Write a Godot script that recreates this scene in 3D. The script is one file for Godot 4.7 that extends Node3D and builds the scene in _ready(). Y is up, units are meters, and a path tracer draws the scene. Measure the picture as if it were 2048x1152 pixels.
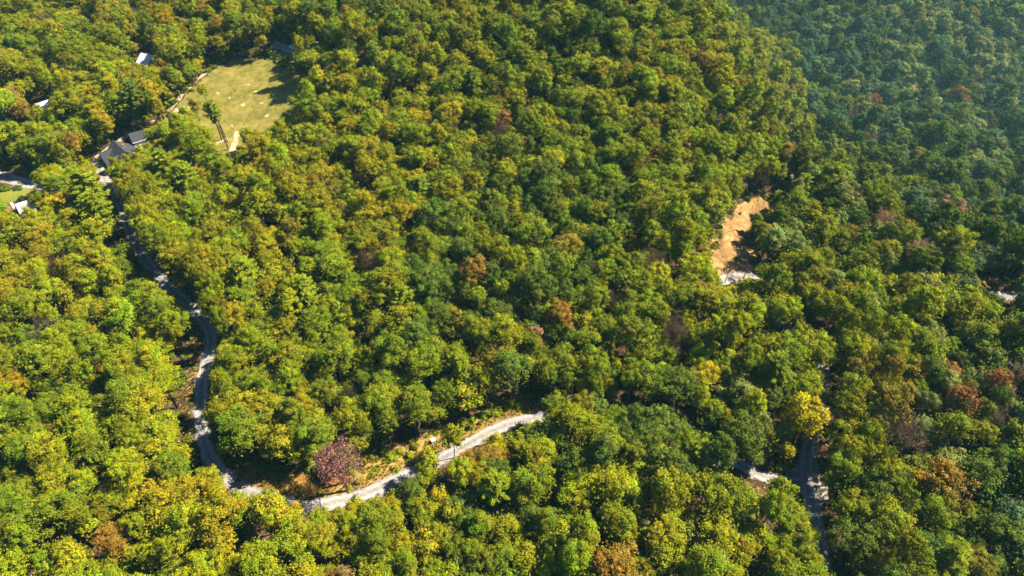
extends Node3D
# A wooded Appalachian hillside seen from a drone: gravel roads, a small paddock, a few houses among trees.

const CAM_H := 140.0
const PITCH := 44.0
const FOCAL := 1365.0            # of a 2048 x 1152 picture
const SUN_EL := 48.0
const SUN_AZ := 14.0             # degrees beyond due right

var to_sun := Vector3.ZERO
var rng := RandomNumberGenerator.new()
var relief := FastNoiseLite.new()
var patch := FastNoiseLite.new()
var names := {}
var used_labels := {}
var M := {}                      # plain materials
var leaf_mats := []              # leaf material per tint
var crowns := {}                 # kind -> array of crown meshes
var trunks := {}
var seen_points := []            # ground points that the clearings leave open to the sky and to the viewpoint
var lit_points := []
var no_tree := []                # plan polygons without trees
var roads := []                  # centre lines (plan), half widths
var cells := {}                  # trees already standing, by 8 m squares
var landmarks := []              # [words, position]

# tints of foliage, linear base colours: words, colour
const TINTS := [
	["olive-green", Color(0.256, 0.252, 0.010)],
	["yellow-green", Color(0.292, 0.296, 0.009)],
	["mid-green", Color(0.178, 0.216, 0.013)],
	["dark-green", Color(0.116, 0.158, 0.022)],
	["golden-olive", Color(0.300, 0.252, 0.011)],
	["sage-green", Color(0.265, 0.295, 0.090)],
	["bronze-green", Color(0.250, 0.195, 0.022)],
	["lime-green", Color(0.245, 0.280, 0.010)],
	["golden-yellow", Color(0.440, 0.345, 0.010)],
	["orange-brown", Color(0.310, 0.180, 0.028)],
	["rust-red", Color(0.330, 0.145, 0.055)],
	["dull crimson", Color(0.400, 0.195, 0.155)],
	["blue-green", Color(0.118, 0.180, 0.090)],
	["mossy green", Color(0.218, 0.242, 0.011)],
]

# ------------------------------------------------------------------ setting out

func sm(a: float, b: float, x: float) -> float:
	var t := clampf((x - a) / (b - a), 0.0, 1.0)
	return t * t * (3.0 - 2.0 * t)

func hgt(x: float, z: float) -> float:
	var d := -z
	var h := relief.get_noise_2d(x, z) * 3.2
	# the wooded ridge that climbs away in the middle, with its steep eastern edge
	var edge := 60.0 + 52.0 * sm(150.0, 250.0, d) - 26.0 * sm(270.0, 380.0, d)
	var side := 1.0 - sm(edge - 34.0, edge + 16.0, x)
	var west := 0.38 + 0.62 * sm(-150.0, -20.0, x)
	h += 27.0 * sm(165.0, 340.0, d) * side * west
	# bank above the lower road
	h += 4.0 * sm(112.0, 132.0, d + 0.22 * x) * (1.0 - sm(50.0, 85.0, absf(x + 5.0)))
	# the hollow to the east and the hillside across it
	h -= 8.0 * sm(40.0, 95.0, x) * sm(120.0, 190.0, d)
	h += 24.0 * sm(300.0, 470.0, d + 0.35 * x) * sm(60.0, 160.0, x)
	return h

func ground(x: float, z: float) -> Vector3:
	return Vector3(x, hgt(x, z), z)

func ray(px: float, py: float) -> Vector3:
	var a := deg_to_rad(PITCH)
	var u := (576.0 - py) / FOCAL
	return Vector3((px - 1024.0) / FOCAL, -sin(a) + cos(a) * u, -cos(a) - sin(a) * u)

func at(px: float, py: float) -> Vector3:      # where a sight line meets the terrain
	var d := ray(px, py)
	var lo := 90.0
	var hi := 90.0
	while hi < 700.0:
		var p := d * hi
		if CAM_H + p.y < hgt(p.x, p.z):
			break
		lo = hi
		hi += 4.0
	for i in 14:
		var m := (lo + hi) * 0.5
		var p := d * m
		if CAM_H + p.y < hgt(p.x, p.z):
			hi = m
		else:
			lo = m
	return ground(d.x * hi, d.z * hi)

func pix(p: Vector3) -> Vector3:               # picture position (x, y) and depth of a point
	var a := deg_to_rad(PITCH)
	var q := p - Vector3(0, CAM_H, 0)
	var dep := -q.y * sin(a) - q.z * cos(a)
	var up := q.y * cos(a) - q.z * sin(a)
	return Vector3(1024.0 + FOCAL * q.x / dep, 576.0 - FOCAL * up / dep, dep)

func line(pts: Array) -> PackedVector2Array:   # plan polyline through sighted points
	var raw := PackedVector2Array()
	for i in range(0, pts.size(), 2):
		var p := at(pts[i], pts[i + 1])
		raw.append(Vector2(p.x, p.z))
	return raw

func curve(raw: PackedVector2Array, step := 1.5) -> PackedVector2Array:
	var c := Curve2D.new()
	for i in raw.size():
		var a := raw[maxi(i - 1, 0)]
		var b := raw[mini(i + 1, raw.size() - 1)]
		c.add_point(raw[i], (a - b) / 6.0, (b - a) / 6.0)
	var out := PackedVector2Array()
	var n := int(c.get_baked_length() / step)
	for i in n + 1:
		out.append(c.sample_baked(c.get_baked_length() * i / n, true))
	return out

func rough(poly: PackedVector2Array, amount := 0.9) -> PackedVector2Array:   # an uneven natural edge
	var out := PackedVector2Array()
	for i in poly.size():
		var a := poly[i]
		var b := poly[(i + 1) % poly.size()]
		var n := maxi(1, int(a.distance_to(b) / 1.2))
		for k in n:
			var p := a.lerp(b, float(k) / n)
			out.append(p + Vector2(patch.get_noise_2d(p.x * 6.0, p.y * 6.0), patch.get_noise_2d(p.y * 6.0 + 91.0, p.x * 6.0)) * amount * 2.0)
	return out

# ------------------------------------------------------------------ naming

func numbered(called: String) -> String:
	if not names.has(called):
		names[called] = 0
		return called
	names[called] += 1
	return "%s_%03d" % [called, names[called]]

func tag(o: Node, label: String, category: String, group := "", kind := "") -> Node:
	o.set_meta("label", label)
	if category:
		o.set_meta("category", category)
	if group:
		o.set_meta("group", group)
	if kind:
		o.set_meta("kind", kind)
	used_labels[label] = true
	return o

func thing(called: String, label: String, category: String, where: Vector3, turn := 0.0, group := "") -> Node3D:
	var o := Node3D.new()
	o.name = numbered(called)
	add_child(o)
	o.position = where
	o.rotation.y = turn
	tag(o, label, category, group)
	return o

func part(called: String, mesh: Mesh, mat: Material, parent: Node, where := Vector3.ZERO) -> MeshInstance3D:
	var o := MeshInstance3D.new()
	o.name = called
	o.mesh = mesh
	o.material_override = mat
	o.position = where
	parent.add_child(o, true)
	return o

func struct(called: String, mesh: Mesh, mat: Material, label := "") -> MeshInstance3D:
	var o := MeshInstance3D.new()
	o.name = numbered(called)
	o.mesh = mesh
	o.material_override = mat
	add_child(o)
	o.set_meta("kind", "structure")
	if label:
		o.set_meta("label", label)
	return o

# ------------------------------------------------------------------ mesh helpers

class Soup:
	var p := PackedVector3Array()
	var n := PackedVector3Array()
	var c := PackedColorArray()
	var uv := PackedVector2Array()
	var i := PackedInt32Array()
	func mesh() -> ArrayMesh:
		var a := []
		a.resize(Mesh.ARRAY_MAX)
		a[Mesh.ARRAY_VERTEX] = p
		a[Mesh.ARRAY_NORMAL] = n
		if c.size():
			a[Mesh.ARRAY_COLOR] = c
		if uv.size():
			a[Mesh.ARRAY_TEX_UV] = uv
		a[Mesh.ARRAY_INDEX] = i
		var m := ArrayMesh.new()
		m.add_surface_from_arrays(Mesh.PRIMITIVE_TRIANGLES, a)
		return m
	func quad(a: Vector3, b: Vector3, cc: Vector3, d: Vector3, col = null) -> void:   # clockwise seen from the front
		var nn := (cc - a).cross(b - a).normalized()
		var k := p.size()
		for v in [a, b, cc, d]:
			p.append(v)
			n.append(nn)
			if col != null:
				c.append(col)
		i.append_array(PackedInt32Array([k, k + 1, k + 2, k, k + 2, k + 3]))
	func tri(a: Vector3, b: Vector3, cc: Vector3, col = null) -> void:
		var nn := (cc - a).cross(b - a).normalized()
		var k := p.size()
		for v in [a, b, cc]:
			p.append(v)
			n.append(nn)
			if col != null:
				c.append(col)
		i.append_array(PackedInt32Array([k, k + 1, k + 2]))
	func box(lo: Vector3, hi: Vector3) -> void:
		var v := []
		for k in 8:
			v.append(Vector3(hi.x if k & 1 else lo.x, hi.y if k & 2 else lo.y, hi.z if k & 4 else lo.z))
		quad(v[0], v[2], v[3], v[1]); quad(v[5], v[7], v[6], v[4])
		quad(v[4], v[6], v[2], v[0]); quad(v[1], v[3], v[7], v[5])
		quad(v[2], v[6], v[7], v[3]); quad(v[4], v[0], v[1], v[5])
	func bar(a: Vector3, b: Vector3, w: float, h: float) -> void:   # a squared timber from a to b
		var d := (b - a).normalized()
		var s := d.cross(Vector3.UP if absf(d.y) < 0.9 else Vector3.RIGHT).normalized() * w * 0.5
		var u := s.cross(d).normalized() * h * 0.5
		var v := [a - s - u, a + s - u, a + s + u, a - s + u, b - s - u, b + s - u, b + s + u, b - s + u]
		for f in [[0, 1, 2, 3], [5, 4, 7, 6], [4, 0, 3, 7], [1, 5, 6, 2], [3, 2, 6, 7], [4, 5, 1, 0]]:
			var nn: Vector3 = (v[f[2]] - v[f[0]]).cross(v[f[1]] - v[f[0]])
			var mid: Vector3 = (v[f[0]] + v[f[2]]) * 0.5 - (a + b) * 0.5
			if nn.dot(mid) > 0.0:
				quad(v[f[0]], v[f[1]], v[f[2]], v[f[3]])
			else:
				quad(v[f[3]], v[f[2]], v[f[1]], v[f[0]])
	func tube(a: Vector3, b: Vector3, ra: float, rb: float, sides := 6) -> void:
		var d := (b - a).normalized()
		var s := d.cross(Vector3.FORWARD if absf(d.z) < 0.9 else Vector3.RIGHT).normalized()
		var u := s.cross(d)
		var k := p.size()
		for j in sides:
			var w := TAU * j / sides
			var o := s * cos(w) + u * sin(w)
			p.append(a + o * ra); n.append(o)
			p.append(b + o * rb); n.append(o)
		for j in sides:
			var q := (j + 1) % sides
			i.append_array(PackedInt32Array([k + 2 * j, k + 2 * j + 1, k + 2 * q + 1, k + 2 * j, k + 2 * q + 1, k + 2 * q]))
	func leaf(at: Vector3, nn: Vector3, along: Vector3, long: float, wide: float, col: Color, shade: Vector3) -> void:
		var t := (along - nn * along.dot(nn)).normalized()
		var s := nn.cross(t)
		var k := p.size()
		p.append(at - t * long * 0.5); p.append(at + s * wide * 0.5 + t * long * 0.06 - nn * wide * 0.12)
		p.append(at + t * long * 0.5); p.append(at - s * wide * 0.5 - t * long * 0.06 - nn * wide * 0.12)
		for j in 4:
			n.append(shade); c.append(col)
		i.append_array(PackedInt32Array([k, k + 1, k + 2, k, k + 2, k + 3]))

func rnd(a: float, b: float) -> float:
	return rng.randf_range(a, b)

func dirn() -> Vector3:
	var y := rnd(-1, 1)
	var a := rnd(0, TAU)
	var r := sqrt(1 - y * y)
	return Vector3(r * cos(a), y, r * sin(a))

# ------------------------------------------------------------------ trees

func leafy(s: Soup, c: Vector3, r: Vector3, count: int, size: float, tone: float, wild := 0.75, warm := 0.0) -> void:
	# warm: -1 a greener clump, +1 one that has begun to turn
	for k in count:
		var d := dirn()
		if d.y < -0.2 and rng.randf() < 0.6:
			d.y = -d.y
		var at := c + d * r * rnd(0.55, 1.22)
		var nn := (d * 0.75 + Vector3(0, 0.35, 0) + dirn() * wild).normalized()
		var f := tone * (0.50 + 0.50 * sqrt(rng.randf()))
		var w := warm + 0.06 + rnd(-0.45, 0.45)
		if rng.randf() < 0.09:
			w += 0.9
		w = clampf(w, -1.0, 1.3)
		var col := Color(f * clampf(0.76 + 0.22 * w, 0.0, 1.0), f * clampf(0.90 - 0.13 * w, 0.0, 1.0), f * rnd(0.35, 0.9))
		s.leaf(at, nn, dirn(), size * rnd(0.7, 1.4), size * rnd(0.5, 0.85), col, (nn * 0.7 + d * 0.3).normalized())

func make_crown(kind: String) -> ArrayMesh:
	var s := Soup.new()
	var c := Vector3(0, 12.6, 0)
	var r := Vector3(5.0, 5.0, 5.0)
	var n := 84
	var lob := 1.02
	var loose := 0.0
	match kind:
		"poplar":
			c = Vector3(0, 14.5, 0); r = Vector3(3.7, 6.2, 3.7); n = 72; lob = 0.95
		"hickory":
			c = Vector3(0, 13.4, 0); r = Vector3(4.7, 5.0, 4.7); n = 70; lob = 0.9; loose = 0.2
		"young":
			c = Vector3(0, 6.2, 0); r = Vector3(2.3, 3.0, 2.3); n = 30; lob = 0.78
	r *= Vector3(rnd(0.85, 1.15), rnd(0.85, 1.15), rnd(0.85, 1.15))
	# a few main boughs give the outline its large bays and humps
	var boughs := []
	for k in rng.randi_range(5, 9):
		var d := dirn()
		d.y = absf(d.y) * 0.85 - 0.05
		boughs.append([d.normalized(), rnd(0.28, 0.52), rnd(4.0, 8.0), rnd(-0.6, 0.6)])
	var turned := dirn()                     # the side that turns colour first
	for k in n:
		var d := dirn()
		if d.y < -0.45:
			d.y = -d.y
		var reach := 0.56
		var hue := 0.0
		for b in boughs:
			var near := pow(maxf(0.0, d.dot(b[0])), b[2])
			reach = maxf(reach, 0.58 + b[1] * near)
			hue += b[3] * near
		reach *= rnd(0.82, 1.12)
		if k < n / 5:
			reach *= 0.55
		var at: Vector3 = c + d * r * reach
		var q := lob * rnd(0.55, 1.35)
		if d.y < -0.1:
			q *= 0.8
		leafy(s, at, Vector3(q, q * rnd(0.55, 0.85), q), int(112.0 * q * q * (1.0 - loose)) + 12, 0.36, rnd(0.62, 1.0), 0.75, clampf(hue * 0.7 + 0.35 * d.dot(turned) + rnd(-0.3, 0.3), -1.0, 1.0))
	# sprays that stand free of the clumps
	for k in int(n * 3.0):
		var d := dirn()
		d.y = absf(d.y) * 1.0 - 0.25
		d = d.normalized()
		leafy(s, c + d * r * rnd(0.75, 1.15), Vector3(0.3, 0.2, 0.3), 3, 0.34, rnd(0.65, 1.0), 0.75, rnd(-0.4, 0.9))
	return s.mesh()

func make_trunk(c: Vector3, r: Vector3, girth := 0.26, limbs := 6) -> ArrayMesh:
	var s := Soup.new()
	var p := Vector3(0, -0.6, 0)
	var k := 6
	var lean := Vector3(rnd(-1, 1), 0, rnd(-1, 1)) * 0.5
	for j in k:
		var f := float(j + 1) / k
		var q := Vector3(0, c.y * 1.08 * f, 0) + lean * f * f + Vector3(rnd(-1, 1), 0, rnd(-1, 1)) * 0.08
		s.tube(p, q, girth * (1.25 - 0.95 * (f - 1.0 / k)) * (1.3 if j == 0 else 1.0), girth * (1.25 - 0.95 * f), 7)
		p = q
	for j in limbs:
		var y := c.y * rnd(0.52, 0.95)
		var a := TAU * j / limbs + rnd(-0.4, 0.4)
		var st := Vector3(0, y, 0) + lean * pow(y / c.y, 2)
		var mid := st + Vector3(cos(a) * r.x * 0.38, rnd(0.6, 1.4), sin(a) * r.z * 0.38)
		var en := mid + Vector3(cos(a + 0.3) * r.x * 0.36, rnd(0.8, 1.6), sin(a + 0.3) * r.z * 0.36)
		s.tube(st, mid, girth * 0.42, girth * 0.28, 5)
		s.tube(mid, en, girth * 0.28, girth * 0.1, 5)
	return s.mesh()

func make_pine(bushy: bool) -> ArrayMesh:
	var s := Soup.new()
	var top := 18.5
	var low := 6.0 if bushy else 9.0
	var y := low
	while y < top:
		var f := (y - low) / (top - low)
		var reach := (3.9 if bushy else 3.3) * sqrt(maxf(0.0, 1.0 - f * f)) * (0.5 + 0.5 * sm(0.0, 0.4, f)) + 0.45
		var arms := 6 if f < 0.8 else 4
		var off := rnd(0, TAU)
		for j in arms:
			var a := off + TAU * j / arms + rnd(-0.35, 0.35)
			var l := reach * rnd(0.55, 1.15)
			var d := Vector3(cos(a), rnd(-0.05, 0.3), sin(a))
			var tone := rnd(0.7, 1.0)
			var k := int(l * 22.0) + 8
			for m in k:
				var t := pow(rng.randf(), 0.6)
				var at := Vector3(0, y, 0) + d * l * t + Vector3(rnd(-1, 1), rnd(-0.3, 0.45), rnd(-1, 1)) * (0.25 + 0.35 * (1.0 - t) + 0.15)
				var tip := (d * 0.9 + dirn() * 0.7 + Vector3(0, 0.3, 0)).normalized()
				var nn := (Vector3(0, 1, 0) + dirn() * 0.7).normalized()
				var ff := tone * rnd(0.6, 1.0)
				s.leaf(at, nn, tip, rnd(0.5, 0.95), rnd(0.16, 0.3), Color(ff * rnd(0.7, 0.95), ff * 0.95, ff * rnd(0.6, 1.0)), nn)
		y += rnd(0.55, 0.95)
	return s.mesh()

func branch(s: Soup, a: Vector3, d: Vector3, l: float, w: float, deep: int, tips: Array) -> void:
	var b := a + d * l * 0.55
	var e := b + (d + dirn() * 0.25 + Vector3(0, 0.1, 0)).normalized() * l * 0.5
	s.tube(a, b, w, w * 0.75, 5 if deep > 1 else 3)
	s.tube(b, e, w * 0.75, w * 0.4, 5 if deep > 1 else 3)
	tips.append(e)
	if deep == 0:
		return
	for k in (4 if deep > 1 else 5):
		var st := a.lerp(b, rnd(0.5, 1.0)) if k < 2 else b.lerp(e, rnd(0.1, 1.0))
		branch(s, st, (d * 0.7 + dirn() * 0.8 + Vector3(0, 0.15, 0)).normalized(), l * rnd(0.45, 0.7), w * 0.5, deep - 1, tips)

func make_bare(tips: Array) -> ArrayMesh:
	var s := Soup.new()
	s.tube(Vector3(0, -0.6, 0), Vector3(0.1, 6.5, 0), 0.27, 0.2, 7)
	s.tube(Vector3(0.1, 6.5, 0), Vector3(0.0, 11.0, 0.1), 0.2, 0.12, 6)
	for k in 11:
		var a := TAU * k * 0.382
		var y := 6.3 + k * 0.45
		var up := 0.45 + 0.09 * k
		branch(s, Vector3(0.05, y, 0.03), Vector3(cos(a), up, sin(a)).normalized(), 4.6 - 0.13 * k, 0.105, 3, tips)
	# fine twigs
	for t in tips.duplicate():
		if rng.randf() < 0.9:
			for k in 3:
				var e: Vector3 = t + (dirn() + Vector3(0, 0.3, 0)) * rnd(0.35, 0.85)
				s.tube(t, e, 0.028, 0.012, 3)
	return s.mesh()

func tips_crown(tips: Array, count: int, size: float) -> ArrayMesh:
	var s := Soup.new()
	for k in count:
		var t: Vector3 = tips[rng.randi() % tips.size()]
		var nn := (dirn() + Vector3(0, 0.7, 0)).normalized()
		var f := rnd(0.6, 1.0)
		s.leaf(t + dirn() * 0.55, nn, dirn(), size * rnd(0.7, 1.3), size * rnd(0.5, 0.8), Color(f, f * rnd(0.6, 1.0), f * rnd(0.5, 1.0)), nn)
	return s.mesh()

func make_shrub() -> ArrayMesh:
	var s := Soup.new()
	var pull := rnd(0, TAU)
	for k in 16:
		var a := rnd(0, TAU)
		var d := rnd(0.0, 1.7) * (0.6 + 0.4 * cos(a - pull))
		var q := rnd(0.22, 0.62)
		leafy(s, Vector3(cos(a) * d, rnd(0.25, 1.5) * (1.0 - d * 0.32), sin(a) * d), Vector3(q, q * 0.8, q), int(60 * q), 0.34, rnd(0.55, 1.0), 1.0)
	return s.mesh()

func make_stems() -> ArrayMesh:
	var s := Soup.new()
	for k in 5:
		var a := TAU * k / 5.0 + rnd(-0.3, 0.3)
		s.tube(Vector3(0, -0.2, 0), Vector3(cos(a) * 0.6, rnd(0.7, 1.2), sin(a) * 0.6), 0.04, 0.015, 4)
	return s.mesh()

# ------------------------------------------------------------------ materials

func mottled(size: int, seed_: int, freq: float, a: Color, b: Color, grain := 0.25) -> ImageTexture:
	var im := Image.create(size, size, false, Image.FORMAT_RGB8)
	var n := FastNoiseLite.new()
	n.seed = seed_
	n.frequency = freq
	n.fractal_octaves = 5
	var nb := n.get_seamless_image(size, size)
	n.seed = seed_ + 7
	n.frequency = freq * 9.0
	n.fractal_octaves = 2
	var nf := n.get_seamless_image(size, size)
	var r := RandomNumberGenerator.new()
	r.seed = seed_
	for y in size:
		for x in size:
			var t := clampf(nb.get_pixel(x, y).r * 0.75 + nf.get_pixel(x, y).r * 0.35 - 0.05 + r.randf_range(-grain, grain), 0.0, 1.0)
			im.set_pixel(x, y, a.lerp(b, t).linear_to_srgb())
	return ImageTexture.create_from_image(im)

func plain(c: Color, rough_ := 0.85, spec := 0.3) -> StandardMaterial3D:
	var m := StandardMaterial3D.new()
	m.albedo_color = c.linear_to_srgb()
	m.roughness = rough_
	m.metallic_specular = spec
	return m

func textured(t: Texture2D, rough_ := 0.95, vertex := true) -> StandardMaterial3D:
	var m := StandardMaterial3D.new()
	m.albedo_texture = t
	m.roughness = rough_
	m.metallic_specular = 0.25
	m.vertex_color_use_as_albedo = vertex
	return m

func leaf_mat(c: Color, through := 0.7) -> StandardMaterial3D:
	var m := plain(c, 0.7, 0.16)
	m.vertex_color_use_as_albedo = true
	m.cull_mode = BaseMaterial3D.CULL_DISABLED
	m.backlight = Color(through, through, through * 0.4)
	return m

func materials() -> void:
	M.litter = textured(mottled(512, 3, 0.012, Color(0.012, 0.009, 0.006), Color(0.135, 0.084, 0.046), 0.3))
	M.grass = textured(mottled(512, 5, 0.02, Color(0.085, 0.090, 0.013), Color(0.245, 0.195, 0.055), 0.22))
	M.dry = textured(mottled(512, 9, 0.02, Color(0.075, 0.052, 0.018), Color(0.36, 0.245, 0.072), 0.25))
	M.gravel = textured(mottled(512, 11, 0.02, Color(0.165, 0.158, 0.158), Color(0.31, 0.298, 0.296), 0.25))
	M.dirt = textured(mottled(512, 15, 0.014, Color(0.12, 0.070, 0.028), Color(0.36, 0.235, 0.095), 0.18))
	M.sand = textured(mottled(512, 17, 0.02, Color(0.24, 0.19, 0.13), Color(0.42, 0.35, 0.25), 0.2))
	M.bark = plain(Color(0.20, 0.165, 0.13), 0.95, 0.2)
	M.pale_bark = plain(Color(0.42, 0.37, 0.32), 0.95, 0.2)
	M.twig = plain(Color(0.30, 0.215, 0.185), 0.95, 0.2)
	M.grey_twig = plain(Color(0.40, 0.37, 0.36), 0.95, 0.2)
	M.wood = plain(Color(0.62, 0.49, 0.29), 0.85, 0.3)
	M.old_wood = plain(Color(0.20, 0.15, 0.11), 0.9, 0.2)
	M.white_wood = plain(Color(0.66, 0.62, 0.55), 0.8, 0.3)
	M.shingle = textured(mottled(256, 21, 0.03, Color(0.020, 0.023, 0.030), Color(0.046, 0.050, 0.062), 0.25), 0.9, false)
	M.grey_roof = textured(mottled(256, 23, 0.03, Color(0.26, 0.25, 0.255), Color(0.38, 0.36, 0.36), 0.25), 0.9, false)
	M.white_metal = plain(Color(0.50, 0.52, 0.54), 0.45, 0.5)
	M.siding = plain(Color(0.52, 0.46, 0.36), 0.8, 0.3)
	M.white_siding = plain(Color(0.68, 0.67, 0.64), 0.8, 0.3)
	M.grey_siding = plain(Color(0.34, 0.33, 0.31), 0.85, 0.3)
	M.trim = plain(Color(0.72, 0.71, 0.68), 0.7, 0.3)
	M.brick = plain(Color(0.30, 0.115, 0.08), 0.9, 0.2)
	M.door = plain(Color(0.12, 0.07, 0.045), 0.6, 0.4)
	M.glass = plain(Color(0.02, 0.025, 0.03), 0.08, 0.6)
	M.car_blue = plain(Color(0.012, 0.02, 0.045), 0.25, 0.6)
	M.car_blue.clearcoat_enabled = true
	M.car_black = plain(Color(0.012, 0.012, 0.014), 0.25, 0.6)
	M.car_black.clearcoat_enabled = true
	M.car_white = plain(Color(0.70, 0.70, 0.71), 0.3, 0.5)
	M.rubber = plain(Color(0.02, 0.02, 0.02), 0.9, 0.2)
	M.steel = plain(Color(0.45, 0.46, 0.48), 0.35, 0.5)
	M.steel.metallic = 0.8
	M.lamp = plain(Color(0.6, 0.6, 0.58), 0.15, 0.6)
	M.tarp = plain(Color(0.02, 0.35, 0.52), 0.45, 0.4)
	M.white_sheet = plain(Color(0.72, 0.73, 0.74), 0.5, 0.4)
	M.red_paint = plain(Color(0.26, 0.06, 0.05), 0.6, 0.3)
	M.post = plain(Color(0.24, 0.19, 0.15), 0.9, 0.2)
	for t in TINTS:
		leaf_mats.append(leaf_mat(t[1]))
	M.leaf_white = leaf_mat(Color(1, 1, 1))
	M.grass_blade = plain(Color(1, 1, 1), 0.9, 0.2)
	M.grass_blade.vertex_color_use_as_albedo = true
	M.grass_blade.backlight = Color(0.3, 0.3, 0.15)
	M.grass_blade.cull_mode = BaseMaterial3D.CULL_DISABLED

# ------------------------------------------------------------------ ground sheets

func ground_mesh() -> ArrayMesh:
	var s := Soup.new()
	var x0 := -470.0
	var z0 := 30.0
	var cell := 4.0
	var nx := 242
	var nz := 150
	for j in nz + 1:
		for i in nx + 1:
			var x := x0 + i * cell
			var z := z0 - j * cell
			s.p.append(Vector3(x, hgt(x, z), z))
			var e := 0.5
			s.n.append(Vector3(hgt(x - e, z) - hgt(x + e, z), 2 * e, hgt(x, z - e) - hgt(x, z + e)).normalized())
			s.uv.append(Vector2(x, z) / 40.0)
			var f := 0.72 + 0.28 * patch.get_noise_2d(x * 0.6, z * 0.6)
			s.c.append(Color(f, f * 0.95, f * 0.9))
	for j in nz:
		for i in nx:
			var k := j * (nx + 1) + i
			s.i.append_array(PackedInt32Array([k, k + nx + 1, k + nx + 2, k, k + nx + 2, k + 1]))
	return s.mesh()

func drape(poly: PackedVector2Array, lift: float, cell: float, a: Color, b: Color, scale := 8.0, freq := 2.0) -> ArrayMesh:
	var s := Soup.new()
	var lo := poly[0]
	var hi := poly[0]
	for p in poly:
		lo = lo.min(p)
		hi = hi.max(p)
	var nx := int((hi.x - lo.x) / cell) + 1
	var nz := int((hi.y - lo.y) / cell) + 1
	for j in nz:
		for i in nx:
			var o := lo + Vector2(i, j) * cell
			var sq := PackedVector2Array([o, o + Vector2(cell, 0), o + Vector2(cell, cell), o + Vector2(0, cell)])
			for piece in Geometry2D.intersect_polygons(sq, poly):
				var idx := Geometry2D.triangulate_polygon(piece)
				var k := s.p.size()
				for q in piece:
					s.p.append(Vector3(q.x, hgt(q.x, q.y) + lift, q.y))
					var e := 0.5
					s.n.append(Vector3(hgt(q.x - e, q.y) - hgt(q.x + e, q.y), 2 * e, hgt(q.x, q.y - e) - hgt(q.x, q.y + e)).normalized())
					s.uv.append(q / scale)
					var t := clampf(0.5 + 0.9 * patch.get_noise_2d(q.x * freq, q.y * freq), 0.0, 1.0)
					s.c.append(a.lerp(b, t))
				for m in range(0, idx.size(), 3):
					var A := piece[idx[m]]
					var B := piece[idx[m + 1]]
					var C := piece[idx[m + 2]]
					if (B - A).cross(C - A) > 0.0:
						s.i.append_array(PackedInt32Array([k + idx[m], k + idx[m + 1], k + idx[m + 2]]))
					else:
						s.i.append_array(PackedInt32Array([k + idx[m], k + idx[m + 2], k + idx[m + 1]]))
	return s.mesh()

func ribbon(c: PackedVector2Array, half: float, lift: float, tracks: Array, scale := 14.0, ragged := 0.5) -> ArrayMesh:
	# tracks: colours across the way, from one edge to the other
	var s := Soup.new()
	var n := tracks.size()
	for i in c.size():
		var d := (c[mini(i + 1, c.size() - 1)] - c[maxi(i - 1, 0)]).normalized()
		var side := Vector2(-d.y, d.x)
		for j in n:
			var f := 2.0 * j / (n - 1) - 1.0
			var w := half
			if j == 0 or j == n - 1:
				w += ragged * (patch.get_noise_2d(c[i].x * 5.0 + j * 50.0, c[i].y * 5.0) * 2.0)
			var q := c[i] + side * f * w
			s.p.append(Vector3(q.x, hgt(q.x, q.y) + lift + 0.05 * (1.0 - f * f), q.y))
			var e := 0.5
			s.n.append(Vector3(hgt(q.x - e, q.y) - hgt(q.x + e, q.y), 2 * e, hgt(q.x, q.y - e) - hgt(q.x, q.y + e)).normalized())
			s.uv.append(q / scale)
			var v := 0.94 + 0.12 * patch.get_noise_2d(q.x * 3.0, q.y * 3.0)
			s.c.append(tracks[j] * v)
	for i in c.size() - 1:
		for j in n - 1:
			var k := i * n + j
			s.i.append_array(PackedInt32Array([k, k + n, k + n + 1, k, k + n + 1, k + 1]))
	# face upwards whichever way the line runs
	var a := s.p[s.i[0]]
	if (s.p[s.i[2]] - a).cross(s.p[s.i[1]] - a).y < 0.0:
		for m in range(0, s.i.size(), 3):
			var t := s.i[m + 1]
			s.i[m + 1] = s.i[m + 2]
			s.i[m + 2] = t
	return s.mesh()

# ------------------------------------------------------------------ keeping ways and clearings open

func see(pts: Array, lift := 0.0) -> void:
	for i in range(0, pts.size(), 2):
		seen_points.append(above(pts[i], pts[i + 1], lift) + Vector3(0, lift, 0) if lift > 0.0 else at(pts[i], pts[i + 1]))

func lit(pts: Array) -> void:
	for i in range(0, pts.size(), 2):
		lit_points.append(at(pts[i], pts[i + 1]))

func ray_hits(o: Vector3, d: Vector3, c: Vector3, r: Vector3) -> bool:
	var p := (c - o) / r
	var q := d / r
	var t := p.dot(q) / q.dot(q)
	return t > 0.0 and (p - q * t).length_squared() < 1.0

func road_gap(x: float, z: float) -> float:
	var best := 1e9
	var p := Vector2(x, z)
	for r in roads:
		var c: PackedVector2Array = r[0]
		if not r[2].has_point(p):
			continue
		for i in range(0, c.size() - 3, 3):
			var q := Geometry2D.get_closest_point_to_segment(p, c[i], c[mini(i + 3, c.size() - 1)])
			best = minf(best, p.distance_to(q) - r[1])
	return best

func open_ground(x: float, z: float) -> bool:
	for poly in no_tree:
		if Geometry2D.is_point_in_polygon(Vector2(x, z), poly):
			return true
	return false

func blocks(x: float, z: float, r: float, h: float, squat := 0.31) -> bool:
	var c := Vector3(x, hgt(x, z) + h * 0.7, z)
	var e := Vector3(r, h * squat, r) * 1.06
	var reach := h * 1.15 + r
	var f := Vector3(r, h * squat, r) * 0.92
	for p in seen_points:
		if absf(p.x - x) < reach and absf(p.z - z) < reach and ray_hits(p, (Vector3(0, CAM_H, 0) - p).normalized(), c, e):
			return true
	for p in lit_points:
		if absf(p.z - z) < r + 9.0 and absf(p.x - x) < reach and ray_hits(p, to_sun, c, f):
			return true
	return false

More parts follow.
